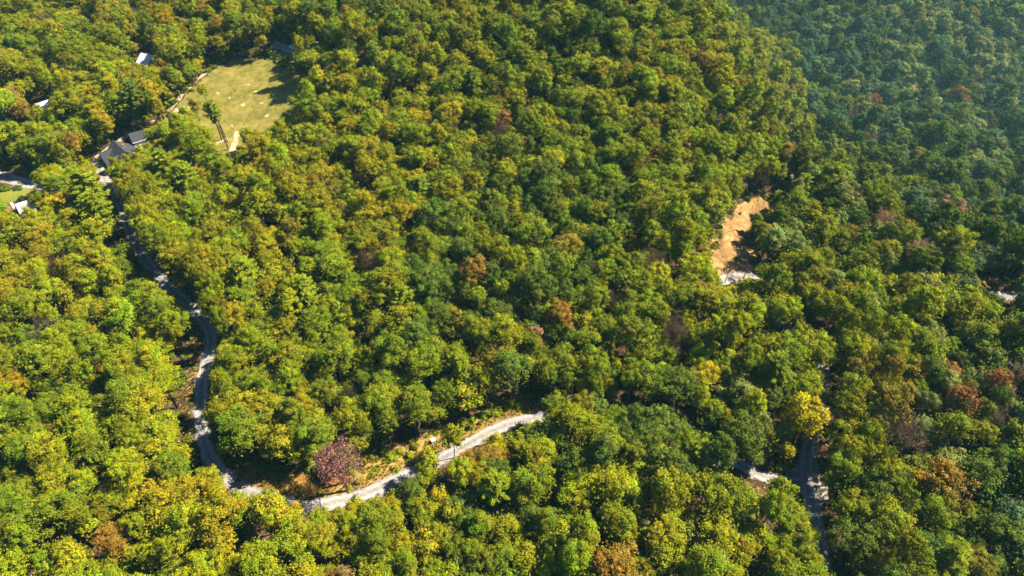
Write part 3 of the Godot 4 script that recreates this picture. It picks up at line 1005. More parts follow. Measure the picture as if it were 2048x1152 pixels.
func forest() -> void:
	var all := []
	var rows := []
	for r in [roads[0][0], roads[1][0]]:
		for i in range(0, r.size(), 3):
			for off in [4.5, 7.0, 9.5, 12.5]:
				rows.append(Vector2(r[i].x + off + rnd(-0.8, 0.8), r[i].y + rnd(-1.0, 1.0)))
	for q in [[612, 160], [618, 178], [614, 196], [612, 214], [606, 232], [602, 250], [598, 268], [632, 190], [630, 226]]:
		var g := at(q[0], q[1])
		rows.append(Vector2(g.x, g.z))
	for r in rows:
		var g := ground(r.x, r.y)
		var q := pix(g + Vector3(0, 12, 0))
		var base := pix(g)
		if q.x < -100 or q.x > 2150 or q.y > 1250 or (base.x > 480 and base.x < 590) or (base.x > 640 and base.x < 1580) or (base.x < 480 and base.y > 985):
			continue
		var k := 0.0
		var t := rnd(0.95, 1.15)
		for size in [0.85, 0.66, 0.5, 0.4]:
			if road_gap(r.x, r.y) > 1.2 and roomy(r.x, r.y, 5.3 * size) and not open_ground(r.x, r.y) and not blocks(r.x, r.y, 5.3 * size, 17.8 * t):
				k = size
				break
		if k == 0.0:
			continue
		stand(r.x, r.y, 5.3 * k)
		var inside := q.x > 0 and q.x < 2048 and q.y > 0 and q.y < 1152
		all.append({"p": g, "k": k, "t": t, "kind": "oak", "tint": tint_for(q), "px": q, "big": 5.3 * k / q.z if inside else 0.0})
	var step := 4.9
	for row in 103:
		for col in 153:
			var x := -370.0 + col * step + (step * 0.5 if row % 2 else 0.0) + rnd(-2.4, 2.4)
			var z := -34.0 - row * step * 0.87 + rnd(-2.4, 2.4)
			var g := ground(x, z)
			var q := pix(g + Vector3(0, 12, 0))
			if q.x < -260 or q.x > 2420 or q.y < -260 or q.y > 1340:
				continue
			if open_ground(x, z):
				continue
			var tint := tint_for(q)
			var kind := "oak"
			var u := rng.randf()
			if tint in [1, 7]:
				kind = "poplar" if u < 0.35 else ("hickory" if u < 0.55 else "oak")
			else:
				kind = "hickory" if u < 0.24 else ("poplar" if u < 0.33 else "oak")
			u = rng.randf()
			if u < 0.022:
				kind = "bare"
			elif u < 0.042:
				kind = "pine"
				tint = 13 if rng.randf() < 0.8 else 2
			elif u < 0.064:
				tint = [8, 9, 10, 4, 6, 9][rng.randi() % 6]
			var k := 0.50 + 0.54 * pow(rng.randf(), 1.35)
			if q.x > 1420 + q.y * 0.6 and q.y < 330:
				k *= 0.8
			var tall := (0.25 + 0.75 * k) * rnd(0.86, 1.14)
			var gap := road_gap(x, z)
			var done := false
			for attempt in 3:
				var sz: Array = SIZE[kind]
				if gap > (0.8 if kind == "young" else 1.4) and roomy(x, z, sz[0] * k) and not blocks(x, z, sz[0] * k, sz[1] * tall):
					done = true
					break
				if attempt == 0:
					k *= 0.75
					tall *= 0.78
				else:
					kind = "young"
					k = rnd(0.75, 1.1)
					tall = k * rnd(0.9, 1.1)
			if not done:
				continue
			stand(x, z, SIZE[kind][0] * k)
			var inside := q.x > -10 and q.x < 2058 and q.y > -10 and q.y < 1162
			all.append({"p": g, "k": k, "t": tall, "kind": kind, "tint": tint, "px": q, "big": SIZE[kind][0] * k / q.z if inside else 0.0})
	# saplings under and between the tall trees
	for row in 110:
		for col in 170:
			var x := -380.0 + col * 4.4 + rnd(-2.0, 2.0)
			var z := -34.0 - row * 4.4 + rnd(-2.0, 2.0)
			var g := ground(x, z)
			var q := pix(g + Vector3(0, 5, 0))
			if q.x < -200 or q.x > 2300 or q.y < -200 or q.y > 1320 or open_ground(x, z) or road_gap(x, z) < 0.6:
				continue
			var k := rnd(0.7, 1.45)
			if not roomy(x, z, 0.6) or blocks(x, z, 2.7 * k, 9.4 * k):
				continue
			stand(x, z, 1.2)
			all.append({"p": g, "k": k, "t": k * rnd(0.8, 1.1), "kind": "young", "tint": tint_for(q), "px": q, "big": 0.0})
	print("trees ", all.size())
	all.sort_custom(func(a, b): return a.big > b.big)
	var count := {}
	var rest := {}
	for a in all:
		var species := "broadleaf_tree"
		if a.kind == "pine": species = "pine_tree"
		elif a.kind == "bare": species = "bare_tree"
		elif a.kind == "young": species = "young_tree"
		elif a.tint in [8, 9, 10, 11]: species = "autumn_tree"
		count[species] = count.get(species, 0) + 1
		var variant: int = rng.randi() % crowns[a.kind].size()
		if a.big > 0.0 and count[species] <= (290 if species == "broadleaf_tree" else 60):
			a.species = species
			a.variant = variant
		else:
			var key := "%s %d" % [a.kind, variant]
			if not rest.has(key):
				rest[key] = []
			rest[key].append(a)
	var singles := all.filter(func(a): return a.has("species"))
	label_all(singles)
	for a in singles:
		var bark: Material = M.twig if a.kind == "bare" else M.bark
		plant(a.species, a.kind, a.variant, a.p, Vector3(a.k * rnd(0.86, 1.14), a.t, a.k * rnd(0.86, 1.14)), leaf_mats[a.tint], bark, a.label, "tree", a.species.replace("_", " ") + "s in the wood")
	# the rest of the wood, too many to pick out one by one
	var wood := Node3D.new()
	wood.name = "distant_forest"
	add_child(wood)
	tag(wood, "mixed green woodland covering the far slopes and hollows", "forest", "", "stuff")
	for key in rest:
		var kind: String = key.split(" ")[0]
		var v := int(key.split(" ")[1])
		for what in ["crown", "trunk"]:
			var mm := MultiMesh.new()
			mm.transform_format = MultiMesh.TRANSFORM_3D
			mm.use_colors = what == "crown"
			mm.mesh = crowns[kind][v] if what == "crown" else trunks[kind][v]
			mm.instance_count = rest[key].size()
			for j in rest[key].size():
				var a: Dictionary = rest[key][j]
				var turn := fmod(a.p.x * 7.31 + a.p.z * 3.77, TAU)
				mm.set_instance_transform(j, Transform3D(Basis(Vector3.UP, turn) * Basis.from_scale(Vector3(a.k * (0.86 + 0.28 * fmod(absf(a.p.x * 5.7), 1.0)), a.t, a.k * (0.86 + 0.28 * fmod(absf(a.p.z * 5.7), 1.0)))), a.p))
				if what == "crown":
					var c: Color = TINTS[a.tint][1]
					var f := 0.82 + 0.4 * fmod(absf(a.p.x * 13.7 + a.p.z * 5.1), 1.0)
					var wv := 0.9 + 0.2 * fmod(absf(a.p.x * 3.1 + a.p.z * 9.7), 1.0)
					mm.set_instance_color(j, Color(c.r * f * wv, c.g * f, c.b * f, 1.0))
			var mi := MultiMeshInstance3D.new()
			mi.name = what
			mi.multimesh = mm
			mi.material_override = M.leaf_white if what == "crown" else (M.twig if kind == "bare" else M.bark)
			mi.set_meta("kind", "stuff")
			wood.add_child(mi, true)
	print("singles ", singles.size(), " ", count)

func label_all(list: Array) -> void:
	var by := {}
	var wheres := ["right of", "front right of", "in front of", "front left of", "left of", "back left of", "behind", "back right of"]
	for a in list:
		var best := 0
		var near := 1e9
		for j in landmarks.size():
			var q := pix(landmarks[j][1] + Vector3(0, 8, 0))
			var d := Vector2(q.x - a.px.x, q.y - a.px.y).length()
			if d < near:
				near = d
				best = j
		var lq := pix(landmarks[best][1] + Vector3(0, 8, 0))
		var ang := atan2(a.px.y - lq.y, a.px.x - lq.x)
		var w: String = wheres[posmod(int(round(ang / (PI / 4.0))), 8)]
		var size := "large " if a.k > 1.08 else ("small " if a.k < 0.8 else "")
		var words: String = "%s%s %s" % [size, "brown" if a.kind == "bare" else TINTS[a.tint][0], {"pine": "pine", "bare": "leafless tree", "shrub": "bush"}.get(a.kind, FORM[a.kind] + " tree")]
		a.words = words
		a.tail = w + " the " + short(landmarks[best][0])
		a.near = near
		var key: String = a.words + "|" + a.tail
		if not by.has(key):
			by[key] = []
		by[key].append(a)
	var ranks := ["nearest", "second nearest", "third nearest", "fourth nearest", "fifth nearest", "sixth nearest", "seventh nearest", "eighth nearest", "ninth nearest", "tenth nearest", "eleventh nearest", "twelfth nearest"]
	for key in by:
		var l: Array = by[key]
		l.sort_custom(func(a, b): return a.near < b.near)
		for j in l.size():
			l[j].label = l[j].words + " " + l[j].tail if l.size() == 1 else ranks[mini(j, 11)] + " " + l[j].words + " " + l[j].tail

func short(s: String) -> String:      # the first words of a landmark's label
	var cut := s
	for w in [" on the ", " inside ", " beside ", " at the ", " in the ", " among ", " above ", " next to ", " overhanging ", " left of ", " right of ", " near ", " standing ", " below ", " between ", " casting ", " leaning ", " just "]:
		var k := cut.find(w)
		if k > 0:
			cut = cut.substr(0, k)
	var w2 := cut.split(" ")
	return " ".join(w2.slice(0, 6)) if w2.size() > 6 else cut

# ------------------------------------------------------------------ buildings and small things

func above(px: float, py: float, h: float) -> Vector3:     # the point h metres over the terrain on a sight line
	var d := ray(px, py)
	var t := 100.0
	while CAM_H + d.y * t > hgt(d.x * t, d.z * t) + h:
		t += 0.25
	return Vector3(d.x * t, hgt(d.x * t, d.z * t), d.z * t)

func slab(a: Vector3, b: Vector3, c: Vector3, d: Vector3, thick: float) -> Soup:   # a thin solid under the quad a b c d
	var s := Soup.new()
	var n := (c - a).cross(b - a).normalized()
	if n.y < 0.0:
		n = -n
	var lo := [a - n * thick, b - n * thick, c - n * thick, d - n * thick]
	var hi := [a, b, c, d]
	var mid := (a + b + c + d) * 0.25 - n * thick * 0.5
	for f in [[hi[0], hi[1], hi[2], hi[3]], [lo[0], lo[1], lo[2], lo[3]], [hi[0], hi[1], lo[1], lo[0]], [hi[1], hi[2], lo[2], lo[1]], [hi[2], hi[3], lo[3], lo[2]], [hi[3], hi[0], lo[0], lo[3]]]:
		var nn: Vector3 = (f[2] - f[0]).cross(f[1] - f[0])
		if nn.dot((f[0] + f[2]) * 0.5 - mid) > 0.0:
			s.quad(f[0], f[1], f[2], f[3])
		else:
			s.quad(f[3], f[2], f[1], f[0])
	var p := s.p
	for k in p.size():
		s.uv.append(Vector2(p[k].x + p[k].z * 0.4, p[k].y + p[k].z) / 3.0)
	return s

func box_mesh(lo: Vector3, hi: Vector3) -> ArrayMesh:
	var s := Soup.new()
	s.box(lo, hi)
	return s.mesh()

func gabled(called: String, label: String, category: String, a: Vector3, b: Vector3, half: float, wall_h: float, ridge_h: float, roof_mat: Material, wall_mat: Material) -> Node3D:
	# a and b: ground points under the two ends of the ridge
	var mid := (a + b) * 0.5
	mid.y = minf(minf(a.y, b.y), mid.y) - 0.05
	var d := Vector2(b.x - a.x, b.z - a.z)
	var l := d.length() * 0.5
	var o := thing(called, label, category, mid, atan2(-d.y, d.x))
	var s := Soup.new()
	var wl := l - 0.45
	s.box(Vector3(-wl, -1.0, -half), Vector3(wl, wall_h, half))
	for e in [-1, 1]:
		var q := [Vector3(wl * e, wall_h, -half), Vector3(wl * e, ridge_h - 0.14, 0), Vector3(wl * e, wall_h, half)]
		if e > 0:
			s.tri(q[2], q[1], q[0])
		else:
			s.tri(q[0], q[1], q[2])
	part("wall", s.mesh(), wall_mat, o)
	var over := 0.45
	var drop := (ridge_h - wall_h) / half * over
	for e in [-1, 1]:
		var z: float = (half + over) * e
		var r := part("roof_slope", slab(Vector3(-l, ridge_h, 0), Vector3(l, ridge_h, 0), Vector3(l, wall_h - drop, z), Vector3(-l, wall_h - drop, z), 0.14).mesh(), roof_mat, o)
		part("fascia", box_mesh(Vector3(-l, wall_h - drop - 0.26, z - 0.03 if e < 0 else z + 0.004), Vector3(l, wall_h - drop - 0.01, z - 0.004 if e < 0 else z + 0.03)), M.trim, r)
	var ri := Soup.new()
	ri.bar(Vector3(-l - 0.01, ridge_h + 0.02, 0), Vector3(l + 0.01, ridge_h + 0.02, 0), 0.3, 0.07)
	if roof_mat == M.white_metal:
		part("ridge_cap", ri.mesh(), M.trim, o)
	return o

func window(o: Node3D, x: float, y: float, z: float, w := 1.1, h := 1.3, across := true) -> void:
	var s := 1.0 if (z if across else x) > 0 else -1.0
	var f := Soup.new()
	var g: ArrayMesh
	if across:
		f.box(Vector3(x - w / 2, y, minf(z, z + 0.06 * s)), Vector3(x + w / 2, y + h, maxf(z, z + 0.06 * s)))
		g = box_mesh(Vector3(x - w / 2 + 0.09, y + 0.09, minf(z, z + 0.075 * s)), Vector3(x + w / 2 - 0.09, y + h - 0.09, maxf(z, z + 0.075 * s)))
	else:
		f.box(Vector3(minf(x, x + 0.06 * s), y, z - w / 2), Vector3(maxf(x, x + 0.06 * s), y + h, z + w / 2))
		g = box_mesh(Vector3(minf(x, x + 0.075 * s), y + 0.09, z - w / 2 + 0.09), Vector3(maxf(x, x + 0.075 * s), y + h - 0.09, z + w / 2 - 0.09))
	var fr := part("window", f.mesh(), M.trim, o)
	part("pane", g, M.glass, fr)

func cross_gable(o: Node3D, x: float, half: float, reach: float, ridge: float, eave: float, wall_mat: Material) -> void:
	# a lesser gable that runs out of the main slope towards +z
	for e in [-1, 1]:
		part("cross_gable_slope", slab(Vector3(x, ridge, 0.4), Vector3(x, ridge, reach), Vector3(x + half * e, eave, reach), Vector3(x + half * e, eave, 0.4), 0.13).mesh(), M.shingle, o)
	var s := Soup.new()
	var w := half - 0.35
	s.box(Vector3(x - w, -1.0, 0.5), Vector3(x + w, eave + 0.1, reach - 0.5))
	s.tri(Vector3(x - w, eave + 0.1, reach - 0.5), Vector3(x, ridge - 0.16, reach - 0.5), Vector3(x + w, eave + 0.1, reach - 0.5))
	part("gable_wall", s.mesh(), wall_mat, o)

func car(called: String, label: String, where: Vector3, turn: float, paint: Material, group := "") -> Node3D:
	var o := thing(called, label, "car", where, turn, group)
	# body sections from tail (-x) to nose: x, half width, sill, shoulder
	var st := [[-2.25, 0.72, 0.48, 0.86], [-2.15, 0.84, 0.36, 1.0], [-1.2, 0.90, 0.30, 1.04], [0.3, 0.91, 0.30, 1.02], [1.1, 0.90, 0.30, 0.98], [1.9, 0.85, 0.34, 0.90], [2.2, 0.72, 0.44, 0.74]]
	var s := Soup.new()
	loft(s, st)
	part("body", s.mesh(), paint, o)
	var c := Soup.new()
	loft(c, [[-2.0, 0.74, 0.98, 1.10], [-1.65, 0.70, 0.98, 1.62], [-0.9, 0.71, 0.98, 1.70], [0.2, 0.70, 0.98, 1.66], [1.0, 0.74, 0.96, 1.05]])
	part("cabin_glass", c.mesh(), M.glass, o)
	var r := Soup.new()
	loft(r, [[-1.7, 0.62, 1.60, 1.66], [-0.9, 0.64, 1.66, 1.735], [0.15, 0.62, 1.63, 1.70]])
	part("roof", r.mesh(), paint, o)
	for x in [-1.38, 1.38]:
		for z in [-0.82, 0.82]:
			var w := Soup.new()
			w.tube(Vector3(x, 0.34, z - 0.11), Vector3(x, 0.34, z + 0.11), 0.34, 0.34, 14)
			var ty := part("wheel", w.mesh(), M.rubber, o)
			var h := Soup.new()
			for k in 12:
				var a0 := TAU * k / 12.0
				var a1 := TAU * (k + 1) / 12.0
				for e in [-1, 1]:
					var m := Vector3(x, 0.34, z + 0.112 * e)
					var p0 := m + Vector3(cos(a0), sin(a0), 0) * 0.335
					var p1 := m + Vector3(cos(a1), sin(a1), 0) * 0.335
					if e > 0: h.tri(m, p1, p0)
					else: h.tri(m, p0, p1)
			part("rim", h.mesh(), M.steel, ty)
	for z in [-0.62, 0.62]:
		part("headlight", box_mesh(Vector3(2.0, 0.62, z - 0.16), Vector3(2.21, 0.76, z + 0.16)), M.lamp, o)
		part("tail_light", box_mesh(Vector3(-2.26, 0.78, z - 0.12), Vector3(-2.12, 0.94, z + 0.12)), M.red_paint, o)
	return o

func loft(s: Soup, st: Array) -> void:
	var rings := []
	for q in st:
		var w: float = q[1]
		var b := minf(0.08, (q[3] - q[2]) * 0.3)
		rings.append([Vector3(q[0], q[2], -w), Vector3(q[0], q[3] - b, -w), Vector3(q[0], q[3], -w + b * 1.6), Vector3(q[0], q[3], w - b * 1.6), Vector3(q[0], q[3] - b, w), Vector3(q[0], q[2], w)])
	for k in rings.size() - 1:
		for j in 6:
			var m := (j + 1) % 6
			s.quad(rings[k][j], rings[k][m], rings[k + 1][m], rings[k + 1][j])
	for e in [0, rings.size() - 1]:
		var g: Array = rings[e]
		for j in range(1, 5):
			if e == 0: s.tri(g[0], g[j + 1], g[j])
			else: s.tri(g[0], g[j], g[j + 1])

func rail_fence(called: String, label: String, a: Vector3, b: Vector3, bays: int, rails: int, h: float, mat: Material) -> void:
	var o := thing(called, label, "fence", a)
	for k in bays + 1:
		var f := float(k) / bays
		var p := ground(lerpf(a.x, b.x, f), lerpf(a.z, b.z, f)) - a
		part("post", box_mesh(p + Vector3(-0.09, -0.4, -0.09), p + Vector3(0.09, h + 0.12, 0.09)), mat, o)
		if k < bays:
			var f2 := float(k + 1) / bays
			var q := ground(lerpf(a.x, b.x, f2), lerpf(a.z, b.z, f2)) - a
			var dd := (q - p).normalized()
			for j in rails:
				var y := h * (j + 0.75) / rails
				var s := Soup.new()
				s.bar(p + Vector3(0, y, 0) + dd * 0.10, q + Vector3(0, y, 0) - dd * 0.10, 0.05, 0.17)
				part("rail", s.mesh(), mat, o)

func utility_pole(label: String, g: Vector3, h: float, lean: Vector3) -> void:
	var o := thing("utility_pole", label, "utility pole", g)
	var s := Soup.new()
	s.tube(Vector3(0, -0.8, 0), Vector3(0, h * 0.5, 0) + lean * 0.5, 0.19, 0.16, 10)
	s.tube(Vector3(0, h * 0.5, 0) + lean * 0.5, Vector3(0, h, 0) + lean, 0.16, 0.12, 10)
	part("pole", s.mesh(), M.pale_bark, o)
	var t := Soup.new()
	t.tube(Vector3(0, h - 0.02, 0) + lean, Vector3(0, h + 0.05, 0) + lean, 0.13, 0.02, 10)
	part("cap", t.mesh(), M.steel, o)
	var i := Soup.new()
	i.tube(Vector3(0, h + 0.05, 0) + lean, Vector3(0, h + 0.25, 0) + lean, 0.05, 0.07, 8)
	part("insulator", i.mesh(), M.trim, o)

func buildings() -> void:
	# dark-roofed house with two cross gables towards its yard
	var h := gabled("house", "dark-roofed house with two cross gables beside the paddock fence", "house", above(224, 276, 6.8), above(251, 304, 6.8), 5.2, 2.9, 6.8, M.shingle, M.siding)
	cross_gable(h, -2.9, 1.9, 6.6, 5.6, 3.0, M.siding)
	cross_gable(h, 3.0, 2.0, 7.2, 5.5, 2.9, M.siding)
	window(h, -2.9, 1.0, 6.1); window(h, 3.0, 1.0, 6.7); window(h, -3.5, 1.0, -5.2); window(h, 0.5, 1.0, -5.2); window(h, 3.5, 1.0, -5.2)
	var door := part("door", box_mesh(Vector3(0.0, 0.05, 5.2), Vector3(0.95, 2.15, 5.26)), M.door, h)
	part("handle", box_mesh(Vector3(0.8, 1.0, 5.26), Vector3(0.88, 1.1, 5.32)), M.steel, door)
	var ch := Soup.new()
	ch.box(Vector3(-0.45, 5.2, -1.6), Vector3(0.25, 7.0, -1.0))
	part("chimney", ch.mesh(), M.brick, h)
	no_tree.append(around_of(h, 7.0, 7.5))
	var g := gabled("garage", "small dark-roofed garage right behind the dark-roofed house", "garage", above(256, 268, 4.3), above(289, 257, 4.3), 3.2, 2.5, 4.3, M.shingle, M.siding)
	part("garage_door", box_mesh(Vector3(-1.4, 0.05, 3.2), Vector3(1.4, 2.2, 3.26)), M.trim, g)
	window(g, 2.2, 1.0, 3.2, 0.8, 0.8)
	no_tree.append(around_of(g, 4.5, 4.5))
	rail_fence("wooden_fence", "long pale wooden rail fence behind the dark-roofed house", at(193, 319), at(302, 246), 14, 3, 1.35, M.wood)
	car("parked_car", "black car parked at the left end of the yard by the rail fence", at(203, 321), deg_to_rad(205), M.car_black, "cars in the yard of the dark-roofed house")
	car("parked_car", "dark blue car parked nearest the wall of the dark-roofed house", at(214, 315), deg_to_rad(205), M.car_blue, "cars in the yard of the dark-roofed house")
	no_tree.append(line([186, 330, 196, 306, 236, 300, 232, 330]))

	# white-roofed house by the large yellow-green tree
	var w := gabled("house", "white-roofed house half hidden behind the very large yellow-green tree", "house", above(280, 104, 5.0), above(305, 110, 5.0), 4.2, 2.7, 5.0, M.white_metal, M.white_siding)
	window(w, -2.0, 1.0, 4.2); window(w, 1.6, 1.0, 4.2)
	part("door", box_mesh(Vector3(-0.4, 0.05, 4.2), Vector3(0.5, 2.1, 4.26)), M.door, w)
	part("porch_roof", slab(Vector3(-1.0, 2.5, 4.7), Vector3(4.0, 2.5, 4.7), Vector3(4.0, 2.15, 7.2), Vector3(-1.0, 2.15, 7.2), 0.1).mesh(), M.white_metal, w)
	for x in [-0.9, 3.9]:
		part("porch_post", box_mesh(Vector3(x - 0.07, -0.3, 7.0), Vector3(x + 0.07, 2.1, 7.14)), M.trim, w)
	no_tree.append(around_of(w, 6.0, 6.0))
	# white-roofed shed at the far left
	var sh := gabled("shed", "white-roofed shed standing beside the orange-brown tree", "shed", above(69, 209, 3.6), above(95, 196, 3.6), 2.6, 2.5, 3.6, M.white_metal, M.grey_siding)
	window(sh, -1.0, 1.1, 2.6, 0.8, 0.8)
	part("door", box_mesh(Vector3(0.5, 0.05, 2.6), Vector3(1.4, 2.0, 2.66)), M.trim, sh)
	no_tree.append(around_of(sh, 4.5, 4.5))
	# grey-roofed house at the left edge
	var gr := gabled("house", "pale grey-roofed house below the lawn at the left edge", "house", above(30, 409, 4.8), above(62, 398, 4.8), 4.0, 2.7, 4.8, M.grey_roof, M.white_siding)
	var cm := Soup.new()
	cm.box(Vector3(-3.4, 3.6, -0.4), Vector3(-2.7, 5.7, 0.4))
	part("chimney", cm.mesh(), M.white_siding, gr)
	window(gr, -1.2, 1.0, 4.0); window(gr, 1.4, 1.0, 4.0)
	no_tree.append(around_of(gr, 5.5, 5.0))
	# red and white shed beside it
	var rs := gabled("shed", "low red shed with a white roof edge at the left border", "shed", above(0, 411, 2.6), above(15, 407, 2.6), 1.3, 1.8, 2.6, M.red_paint, M.red_paint)
	part("door", box_mesh(Vector3(-0.4, 0.05, 1.6), Vector3(0.4, 1.8, 1.66)), M.trim, rs)
	no_tree.append(around_of(rs, 3.0, 3.0))
	# grey roof far behind
	var fr := gabled("house", "grey-roofed house glimpsed among trees at the top left", "house", above(261, 16, 4.6), above(284, 14, 4.6), 4.0, 2.7, 4.6, M.grey_roof, M.white_siding)
	window(fr, 0.0, 1.0, 4.0)
	no_tree.append(around_of(fr, 5.0, 5.0))
	car("parked_car", "white car parked under the trees right of the far driveway", at(637, 92), deg_to_rad(20), M.car_white)
	car("parked_car", "white car standing at the end of the far gravel driveway", at(588, 97), deg_to_rad(150), M.car_white)

	# tarpaulin heap by the sandy track
	var tp := thing("tarp", "turquoise and white tarpaulin heap beside the sandy track", "tarp", at(49, 242))
	var s := Soup.new()
	dome(s, Vector3(1.0, 0.1, 0), Vector3(1.9, 0.9, 1.3))
	part("blue_sheet", s.mesh(), M.tarp, tp)
	s = Soup.new()
	dome(s, Vector3(-1.3, 0.1, 0.4), Vector3(1.8, 0.6, 1.0))
	part("white_sheet", s.mesh(), M.white_sheet, tp)

	utility_pole("tall pale utility pole in the paddock's near corner by the short fence", at(457, 300), 12.0, Vector3(-0.35, 0, 0.2))
	utility_pole("pale utility pole leaning among bushes left of the parked cars", at(178, 322), 10.5, Vector3(-0.5, 0, 0.1))
	rail_fence("dark_fence", "dark rail fence running into the paddock beside the utility pole", at(441, 250), at(456, 284), 7, 3, 1.3, M.old_wood)
	rail_fence("white_fence", "short whitewashed rail fence left of the utility pole", at(430, 292), at(456, 281), 4, 2, 1.1, M.white_wood)

	# on the bank of the lower road
	var bx := thing("utility_box", "small white utility box on the dry bank above the lower road", "utility box", at(867, 884), 0.4)
	part("cabinet", box_mesh(Vector3(-0.45, -0.1, -0.4), Vector3(0.45, 0.95, 0.4)), M.white_sheet, bx)
	part("lid", box_mesh(Vector3(-0.5, 0.953, -0.45), Vector3(0.5, 1.05, 0.45)), M.trim, bx)
	part("base", box_mesh(Vector3(-0.6, -0.3, -0.55), Vector3(0.6, -0.103, 0.55)), M.grey_siding, bx)
	var lg := thing("fallen_log", "bleached fallen log lying on the bank below the crimson tree", "log", at(668, 972))
	s = Soup.new()
	s.tube(Vector3(-2.6, 0.15, 0.9), Vector3(0.5, 0.3, -0.1), 0.24, 0.2, 9)
	s.tube(Vector3(0.5, 0.3, -0.1), Vector3(2.8, 0.3, -0.9), 0.2, 0.12, 9)
	part("log", s.mesh(), M.pale_bark, lg)
	s = Soup.new()
	s.tube(Vector3(0.8, 0.3, -0.2), Vector3(1.6, 1.0, 0.3), 0.08, 0.04, 6)
	part("broken_branch", s.mesh(), M.pale_bark, lg)
	# clearing
	var po := thing("marker_post", "short dark post standing on the orange clearing", "post", at(1504, 418))
	s = Soup.new()
	s.tube(Vector3(0, -0.3, 0), Vector3(0.05, 1.7, 0), 0.11, 0.09, 8)
	part("post", s.mesh(), M.post, po)
	s = Soup.new()
	s.tube(Vector3(0.05, 1.7, 0), Vector3(0.05, 1.76, 0), 0.10, 0.03, 8)
	part("cap", s.mesh(), M.old_wood, po)
	var rt := thing("root_ball", "upturned root ball and stump at the clearing's left margin", "stump", at(1408, 500), 0.6)
	s = Soup.new()
	dome(s, Vector3(0, 0.3, 0), Vector3(1.1, 1.1, 0.7))
	part("earth", s.mesh(), M.old_wood, rt)
	for k in 9:
		var a := TAU * k / 9.0
		s = Soup.new()
		s.tube(Vector3(cos(a) * 0.5, 0.6 + sin(a) * 0.4, 0.1), Vector3(cos(a) * rnd(1.2, 1.9), 0.7 + sin(a) * rnd(0.9, 1.5), rnd(-0.3, 0.7)), 0.11, 0.03, 6)
		part("root", s.mesh(), M.grey_twig, rt)
	s = Soup.new()
	s.tube(Vector3(0, 0.5, -0.3), Vector3(-0.4, 0.3, -3.2), 0.32, 0.26, 9)
	part("trunk", s.mesh(), M.grey_twig, rt)
	# leafless saplings
	var bare_ones := [[1450, 566, 0.50, "leafless sapling rising before the shaded cut at the valley road's left end"], [1485, 562, 0.42, "leafless sapling standing against the sunlit valley road"], [545, 1006, 0.30, "small pale dead sapling at the outer edge of the road bend"]]
	for q in bare_ones:
		var f := at(q[0], q[1])
		var o := thing("bare_sapling", q[3], "sapling", f, rnd(0, 6))
		o.scale = Vector3.ONE * q[2]
		part("trunk", trunks.bare[rng.randi() % 3], M.grey_twig if q[2] < 0.35 else M.bark, o)

func around_of(o: Node3D, a: float, b: float) -> PackedVector2Array:
	var out := PackedVector2Array()
	for c in [[-a, -b], [a, -b], [a, b], [-a, b]]:
		var q: Vector3 = o.transform * Vector3(c[0], 0, c[1])
		out.append(Vector2(q.x, q.z))
	return out

func dome(s: Soup, c: Vector3, r: Vector3) -> void:        # a lumpy low mound
	var rings := 6
	var sides := 14
	var k := s.p.size()
	for i in rings + 1:
		var f := float(i) / rings
		for j in sides:
			var a := TAU * j / sides
			var bump := 1.0 + 0.13 * sin(a * 3.0 + c.x * 5.0) * f + 0.1 * sin(a * 5.0 + f * 4.0)
			s.p.append(c + Vector3(cos(a) * r.x * sin(f * PI * 0.5) * bump, r.y * cos(f * PI * 0.5) * bump - 0.1, sin(a) * r.z * sin(f * PI * 0.5) * bump))
			s.n.append(Vector3(cos(a) * sin(f * PI * 0.5) / r.x, cos(f * PI * 0.5) / r.y, sin(a) * sin(f * PI * 0.5) / r.z).normalized())
	for i in rings:
		for j in sides:
			var a := k + i * sides + j
			var b := k + i * sides + (j + 1) % sides
			s.i.append_array(PackedInt32Array([a, b, b + sides, a, b + sides, a + sides]))

